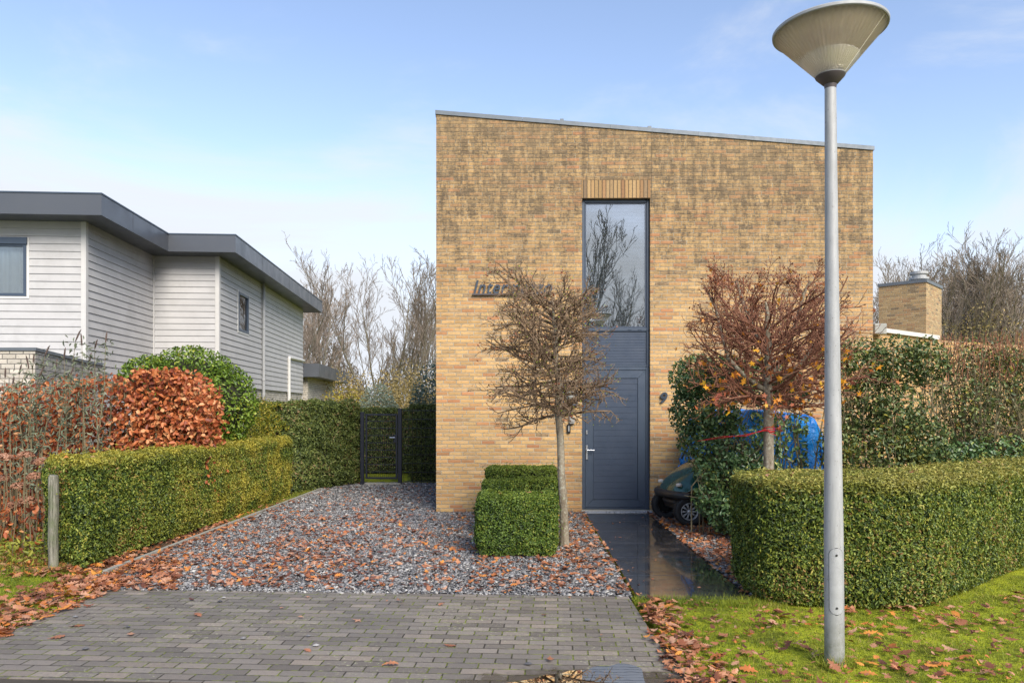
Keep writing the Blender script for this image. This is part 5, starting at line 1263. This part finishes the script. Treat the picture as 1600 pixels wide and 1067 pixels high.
for i in range(60):
    x = HY_.location.x+RG.uniform(-.8, .5); y = YH+RG.uniform(-.3, .7); sm.tube([(x, y, 0), (x+RG.uniform(-.1, .1), y, RG.uniform(.4, 1.3))], [.006, .003], 4, cap=False)
sm.build('stem', M['stem'], HY_)
leaf_cloud('foliage', np.c_[HY_.location.x+rng.uniform(-.9, .45, 500), YH+rng.uniform(-.3, .6, 500), rng.uniform(.1, .6, 500)], rng.normal(size=(500, 3)), .08, .045, M['beech'], HY_, tpl=(OV_V, OV_F))
wv = np.c_[rng.uniform(-6.6, -5.0, 900), rng.uniform(8.1, 9.6, 900), rng.uniform(.02, .28, 900)]
o = leaf_cloud('weeds', wv, rng.normal(size=(900, 3))+[0, 0, 1], .07, .028, M['weed'], None, tpl=(OV_V, OV_F)); o['kind'] = 'stuff'
# small leafy bit where the hedges meet
shrub('yellowing_bush', 'loose yellowish sprigs between the green shrub and the tall hedge', 'shrub', [(405, 660, 14.6, .38, .3, .55), (385, 690, 14.4, .3, .3, .3)], 1300, .055, .022, 'yew_ty', shell=.2, gap=.6, stems=12)

# ================================================================ GOLF CART UNDER A TARPAULIN
wn_ = P(1076, 804, 11.25); wfq = P(1040, 797, 12.05)
axle = Vector((wfq.x-wn_.x, wfq.y-wn_.y, 0)); axl = axle.length; axle.normalize()
fwd = Vector((axle.y*-1, axle.x, 0)); 
if fwd.x > 0: fwd = -fwd
CN = Vector(((wn_.x+wfq.x)/2, (wn_.y+wfq.y)/2, 0))            # middle of the front axle
GC = thing('golf_cart', (CN.x, CN.y, 0), 'green golf cart with black bumper parked behind the shrub, right of the door', 'golf cart')
def cp(f, s, z): v = CN+fwd*f+axle*s; return (v.x, v.y, z)      # f forward, s towards the wall
TW = .46; WR = .215
def wheel(f, s, side):
    t = thing('wheel', (0, 0, 0), None, None); t.parent = GC; c = Vector(cp(f, s, WR)); t.location = c-wloc(GC)
    turn = Matrix.Rotation(R(-14) if f == 0 else 0, 4, 'Z')
    base_ = Matrix(((fwd.x, axle.x, 0, 0), (fwd.y, axle.y, 0, 0), (0, 0, 1, 0), (0, 0, 0, 1)))
    Mx = Matrix.Translation(c) @ turn @ base_
    ty = MB(); ty.lathe([(.125, -.075), (.15, -.095), (.19, -.098), (.208, -.088), (WR, -.06), (WR, .06), (.208, .088), (.19, .098), (.15, .095), (.125, .075)], 40, axis='y', closed=True); ty.xf(Mx)
    smooth_angle(ty.build('tyre', M['rubber'], t), 50)
    tr2 = MB()
    for k_ in range(30):
        a = k_*math.tau/30
        for y0, y1, da in ((-.08, -.01, .09), (.01, .08, -.09)):
            v = []
            for y, a_ in ((y0, a), (y1, a+da), (y1, a+da+.11), (y0, a+.11)): v.append(((WR+.004)*math.cos(a_), y, (WR+.004)*math.sin(a_)))
            tr2.add(v, [(0, 1, 2, 3)])
    tr2.xf(Mx); tr2.build('tread', M['rubber'], t)
    rm = MB(); o_ = side*.07
    rm.lathe([(.128, o_*1.12), (.120, o_*1.25), (.112, o_*.9), (.108, o_*.4)], 40, axis='y', closed=True); rm.lathe([(.001, o_*.95), (.030, o_*.95), (.032, o_*.5)], 20, axis='y')
    for k_ in range(10):
        a = k_*math.tau/10
        for da in (-.09, .09):
            p0 = Vector((math.cos(a+da*.4)*.025, o_*.82, math.sin(a+da*.4)*.025)); p1 = Vector((math.cos(a+da)*.115, o_*.95, math.sin(a+da)*.115)); rm.tube([p0, p1], [.006, .007], 5)
    rm.xf(Mx); rm.build('rim', M['rim'], t, True)
    hb = MB(); hb.lathe([(.001, o_*.2), (.115, o_*.2)], 24, axis='y'); hb.xf(Mx); hb.build('hub', M['black'], t)
wheel(0, -axl/2, -1); wheel(0, axl/2, 1); wheel(-1.66, -axl/2, -1); wheel(-1.66, axl/2, 1)
# front cowl: lofted sections
def loft(secs, mat, name, parent):
    mb = MB(); n_ = len(secs[0]); vs = [p for s in secs for p in s]
    fs = [(i*n_+k_, i*n_+k_+1, (i+1)*n_+k_+1, (i+1)*n_+k_) for i in range(len(secs)-1) for k_ in range(n_-1)]
    mb.add(vs, fs); o = mb.build(name, mat, parent, True); md = o.modifiers.new('solid', 'SOLIDIFY'); md.thickness = .012; ss = o.modifiers.new('sub', 'SUBSURF'); ss.levels = ss.render_levels = 2; return o
secs = []
for f, zc, zs, hw in ((.20, .46, .42, .36), (.18, .56, .46, .42), (.09, .68, .52, .48), (-.03, .78, .56, .52), (-.16, .87, .58, .53), (-.32, .95, .59, .53), (-.42, 1.0, .6, .52)):
    sec = []
    for k_ in range(11):
        s = -1+2*k_/10; sec.append(cp(f-.10*abs(s)**3, s*hw, zs+(zc-zs)*(1-abs(s)**2.4)))
    secs.append(sec)
loft(secs, M['green_paint'], 'cowl', GC)
def fslab(f0, f1, s0, s1, z0, z1, name, mat, bev_=.03, parent=None):
    mb = MB(); mb.box((f0, s0, z0), (f1, s1, z1)); mb.v = [cp(*v) for v in mb.v]; o = mb.build(name, mat, parent or GC); bevel(o, bev_, 3); return o
bp = MB(); pts_ = []
for k_ in range(17):
    s = -1+2*k_/16; pts_.append(Vector(cp(.20-.16*abs(s)**3, s*.54, .44)))
bp.tube(pts_, [.05]+[.062]*15+[.05], 10); smooth_angle(bp.build('bumper', M['black'], GC), 60)
bp = MB(); pts_ = [Vector(cp(.12-.14*abs(s)**3, s*.36, .32)) for s in [-1+2*k_/12 for k_ in range(13)]]; bp.tube(pts_, .05, 8); bp.build('valance', M['black'], GC)
for s in (-1, 1):
    mb = MB(); mb.lathe([(.001, .018), (.03, .016), (.046, .0), (.045, -.03)], 18, cp(.115, s*.33, .60)); mb.build('headlight', M['refl_up'], GC, True)
fslab(-.35, .08, -.30, .30, .20, .42, 'chassis', M['black'], .03)
fslab(-2.1, -.30, -.52, .52, .26, .36, 'floor', M['black'], .03)
fslab(-2.15, -1.15, -.55, .55, .36, .74, 'rear_body', M['green_paint'], .06)
fslab(-1.45, -.98, -.52, .52, .74, .86, 'seat', M['black'], .05)
fslab(-1.55, -1.42, -.50, .50, .86, 1.22, 'backrest', M['black'], .05)
for s in (-.48, .48):
    mb = MB(); mb.tube([cp(-.30, s, .92), cp(-.62, s, 1.55)], .018, 8); mb.build('roof_post', M['black'], GC)
    mb = MB(); mb.tube([cp(-1.72, s, .74), cp(-1.62, s, 1.55)], .018, 8); mb.build('roof_post', M['black'], GC)
fslab(-1.9, -.45, -.58, .58, 1.555, 1.60, 'roof', M['black'], .03)
mb = MB(); mb.tube([cp(-.38, -.50, .90), cp(-.33, -.60, 1.0), cp(-.33, -.66, 1.02)], .012, 6); mb.build('mirror', M['black'], GC)
# tarpaulin thrown over the roof and seats
prof = [(-.40, .86), (-.44, 1.05), (-.52, 1.40), (-.62, 1.63), (-.9, 1.68), (-1.5, 1.66), (-1.92, 1.60), (-2.12, 1.25), (-2.3, .85), (-2.38, .55)]
nF, nS = 60, 40; vs = []
pr_ = np.array(prof); tt_ = np.linspace(0, len(prof)-1, nF)
for tt in tt_:
    f = np.interp(tt, range(len(prof)), pr_[:, 0]); zt2 = np.interp(tt, range(len(prof)), pr_[:, 1])
    for k_ in range(nS):
        v = -1+2*k_/(nS-1); av = abs(v); sg = 1 if v > 0 else -1
        if av < .55: s = sg*.64*av/.55; z = zt2-.03*(av/.55)**4
        else: u = (av-.55)/.45; s = sg*(.64+.09*u+.05*math.sin(tt*3.9+v*4)*u); z = zt2-.03-(max(zt2-.72, .05))*u
        wob = .035*math.sin(tt*6.1+v*9)+.025*math.sin(tt*11+v*5+2)+.02*math.sin(v*23+tt*3)
        vs.append(cp(f+wob*.8, s+wob*.8*sg*(1 if av > .5 else 0), z+wob*.6))
mb = MB(); mb.add(vs, [(i*nS+k_, i*nS+k_+1, (i+1)*nS+k_+1, (i+1)*nS+k_) for i in range(nF-1) for k_ in range(nS-1)])
o = mb.build('tarpaulin', M['tarp'], None, True); tag(o, 'crumpled bright blue tarpaulin draped over the parked golf cart', 'tarpaulin'); md = o.modifiers.new('solid', 'SOLIDIFY'); md.thickness = .004
sb2 = MB(); sb2.box((2.35, 10.55, -.055), (7.0, 12.6, .0)); o = sb2.build('parking_slab', M['concrete']); o['kind'] = 'structure'

# ================================================================ BACKGROUND TREES
HT = {}
def far_tree(name, label, seed, hgt, multi=1, spread=.5, dens=1.0, mat='fartree', tw='fartwig'):
    rg = random.Random(seed); t = thing(name, (0, 0, 0), label, 'tree')
    mbs = [MB(), MB(), MB(), MB(), MB()]
    prm = dict(n=5, sides=[7, 5, 4, 3, 3], rmin=.010, rr=[.50, .6, .65, .8, .8], start=[.22, .15, .1, .1, .1])
    prm[0] = (9, .05, .03, int(13*dens), .46, .55, .35); prm[1] = (6, .08, .12, 7, .48, .55, .4); prm[2] = (4, .10, .12, 4, .5, .5, .5); prm[3] = (3, .10, .1, 2, .55, .5, .6); prm[4] = (2, .12, .08, 0, 0, 0, .6)
    for m_ in range(multi):
        a = m_*math.tau/multi+rg.random(); ln = 0 if multi == 1 else spread*rg.uniform(.25, .55)
        grow(mbs, rg, Vector((math.cos(a)*.25*(multi > 1), math.sin(a)*.25*(multi > 1), -.1)), Vector((math.cos(a)*ln, math.sin(a)*ln, 1)).normalized(), hgt*rg.uniform(.78, .95), hgt*.014/(multi**.35), 0, prm)
    mbs[0].build('trunk', M[mat], t); mbs[1].build('branch', M[mat], t)
    for q in (3, 4): mbs[2].add(mbs[q].v, mbs[q].f)
    mbs[2].build('twig', M[tw], t); HT[id(t)] = sorted(v[2] for v in mbs[2].v)[int(len(mbs[2].v)*.997)]; return t
ft = [far_tree('bare_tree', 'tall bare tree with several upright stems, left of the brick house', 1, 11.0, 5, .75),
      far_tree('bare_tree', 'slender bare tree', 2, 10.5, 1, dens=1.2), far_tree('bare_tree', 'bare tree', 3, 10.0, 3, .6)]
placed = [0, 0, 0]; FH = [HT[id(t)] for t in ft]; print('FH', FH)
def put(k_, px, py_top, Y, label, rz=None, sc=None):
    p = P(px, py_top, Y); t = ft[k_]; hz = 12.5 if k_ == 0 else 12.0
    t2 = t if not placed[k_] else copy_tree(t); placed[k_] = 1
    t2['label'] = label; s = p.z/FH[k_] if sc is None else sc
    t2.location = (p.x, Y, 0); t2.scale = (s, s, s); t2.rotation_euler = (0, 0, RG.uniform(0, 6.28) if rz is None else rz); return t2
PLACES = [(0, 612, 385, 40, 'tallest bare tree left of the brick house, many upright stems over the gate'),
 (1, 505, 408, 42, 'bare tree just right of the boarded house roof'),
 (2, 478, 440, 38, 'bare tree close behind the boarded house, half hidden by its roof corner'),
 (2, 660, 440, 44, 'bare tree whose crown touches the left edge of the brick house'),
 (1, 700, 450, 46, 'bare tree hidden by the brick house'),
 (2, 440, 450, 50, 'distant bare tree showing just above the dark roof slope')]
RP = [(1, 1392, 418, 40, 'bare tree directly right of the brick house edge'), (2, 1412, 410, 48, 'bare tree behind the left half of the chimney block'),
 (0, 1450, 402, 44, 'bare tree above the chimney cowl'), (1, 1480, 382, 42, 'straight bare tree just right of the chimney block'),
 (0, 1510, 378, 46, 'broad bare tree second right of the chimney block'), (2, 1545, 388, 42, 'bare tree above the red tipped shrub'),
 (0, 1568, 372, 44, 'tallest bare tree near the right edge'), (1, 1595, 378, 40, 'bare tree cut by the right edge'), (2, 1630, 372, 44, 'bare tree beyond the right edge'),
 (1, 1430, 425, 54, 'far small bare tree left of the cowl'), (2, 1500, 415, 56, 'far bare tree in the gap behind two nearer ones'), (0, 1555, 410, 58, 'far bare tree low behind the others'), (1, 1530, 395, 50, 'thin far bare tree with upright twigs'), (2, 1600, 405, 54, 'far bare tree behind the one cut by the right edge')]
for k_, px, py_, Y, lab in PLACES: put(k_, px, py_, Y, lab)['group'] = 'bare trees behind the hedge on the left'
for k_, px, py_, Y, lab in RP: put(k_, px, py_, Y, lab)['group'] = 'bare trees behind the houses on the right'
# trees across the road, mirrored in the tall window
for k_, x, y, s, lab in ((2, 2.7, -12, 1.15, 'bare tree across the road mirrored at left in the tall window'), (1, 6.0, -19, .8, 'small bare tree across the road mirrored low at right in the window')):
    t = put(k_, 800, 600, 10, lab, sc=s); t.location = (x, y, 0); t['group'] = 'bare trees across the road'
# shrubs in the back gardens
def mass(name, label, px, py0, Y, rx, ry, n_, L, mat, gap=.2, rz=None, tpl=(RH_V, RH_F)):
    top_ = P(px, py0, Y); rz = rz or top_.z/2*1.05
    t = shrub(name, label, 'shrub', [(px, HY-(top_.z-rz-EYE)/Y*F, Y, rx, ry, rz), (px+rx*.5/Y*F, HY-(top_.z*.85-rz-EYE)/Y*F, Y, rx*.7, ry, rz*.9), (px-rx*.55/Y*F, HY-(top_.z*.8-rz-EYE)/Y*F, Y, rx*.65, ry, rz*.85)], n_, L, L*.45, mat, tpl=tpl, shell=.55, gap=gap, stems=26, twigs=4, stem_r=.03); return t
mass('olive_bush', 'rounded pale grey green bush behind the gate', 590, 597, 23, .72, .6, 9000, .075, 'olive', 0)
mass('yellow_bush', 'bright yellow leaved bush left of the pale round bush', 545, 603, 25, .75, .6, 2200, .085, 'yellowbush', .5)
mass('yellow_bush', 'yellow bush low beside the garage wing of the boarded house', 520, 608, 28, .8, .6, 1500, .09, 'yellowbush', .5)
mass('blue_conifer', 'blue green conifer touching the brick house edge', 676, 562, 24, .75, .7, 7000, .09, 'conifer', 0)
mass('tan_shrub', 'tan and olive shrub behind the conifer', 648, 585, 27, 1.2, .8, 4200, .10, 'tanbush', .3)
mass('tan_shrub', 'wide tan shrub below the tallest bare tree', 590, 575, 32, 1.8, 1, 4800, .12, 'tanbush', .4)
mass('tan_shrub', 'tan shrub beyond the garage wing', 520, 570, 34, 1.6, 1, 4200, .12, 'tanbush', .4)
mass('tan_shrub', 'pale tan shrub against the far trees, right of the tallest one', 640, 560, 36, 1.7, 1, 3600, .13, 'tanbush', .5)
mass('tan_shrub', 'tan shrub low behind the dark garage roof', 480, 580, 44, 2.0, 1, 3200, .14, 'tanbush', .4)
mass('tan_shrub', 'light twiggy shrub right of the chimney block', 1540, 470, 30, 1.5, 1.2, 4000, .11, 'tanbush', .8)
mass('tan_shrub', 'twiggy shrub low at the right edge behind the bare shrub', 1620, 490, 28, 1.6, 1.2, 4000, .11, 'tanbush', .8)
mass('tan_shrub', 'shrub behind the chimney block, filling the gap to the trees', 1480, 500, 34, 1.8, 1.2, 3600, .12, 'tanbush', .6)
# far wood edge closing the view behind the gardens
for nm, x0, x1, yy in (('far_thicket', -26, -2, 54), ('far_thicket', 16, 48, 56)):
    n_ = 11000; X = rng.uniform(x0, x1, n_); Z = rng.uniform(0, 1, n_)**1.15*4.6*(1+.25*np.sin(X*1.3)+.15*np.sin(X*3.1)); 
    T_ = np.c_[rng.normal(0, .35, n_), rng.normal(0, .2, n_), np.ones(n_)]
    o = leaf_cloud(nm, np.c_[X, yy+rng.uniform(-1.5, 1.5, n_), Z], np.tile([0, -1, 0], (n_, 1)), .55, .028, M['fartwig'], None, jit=.4, T=T_); o['kind'] = 'stuff'
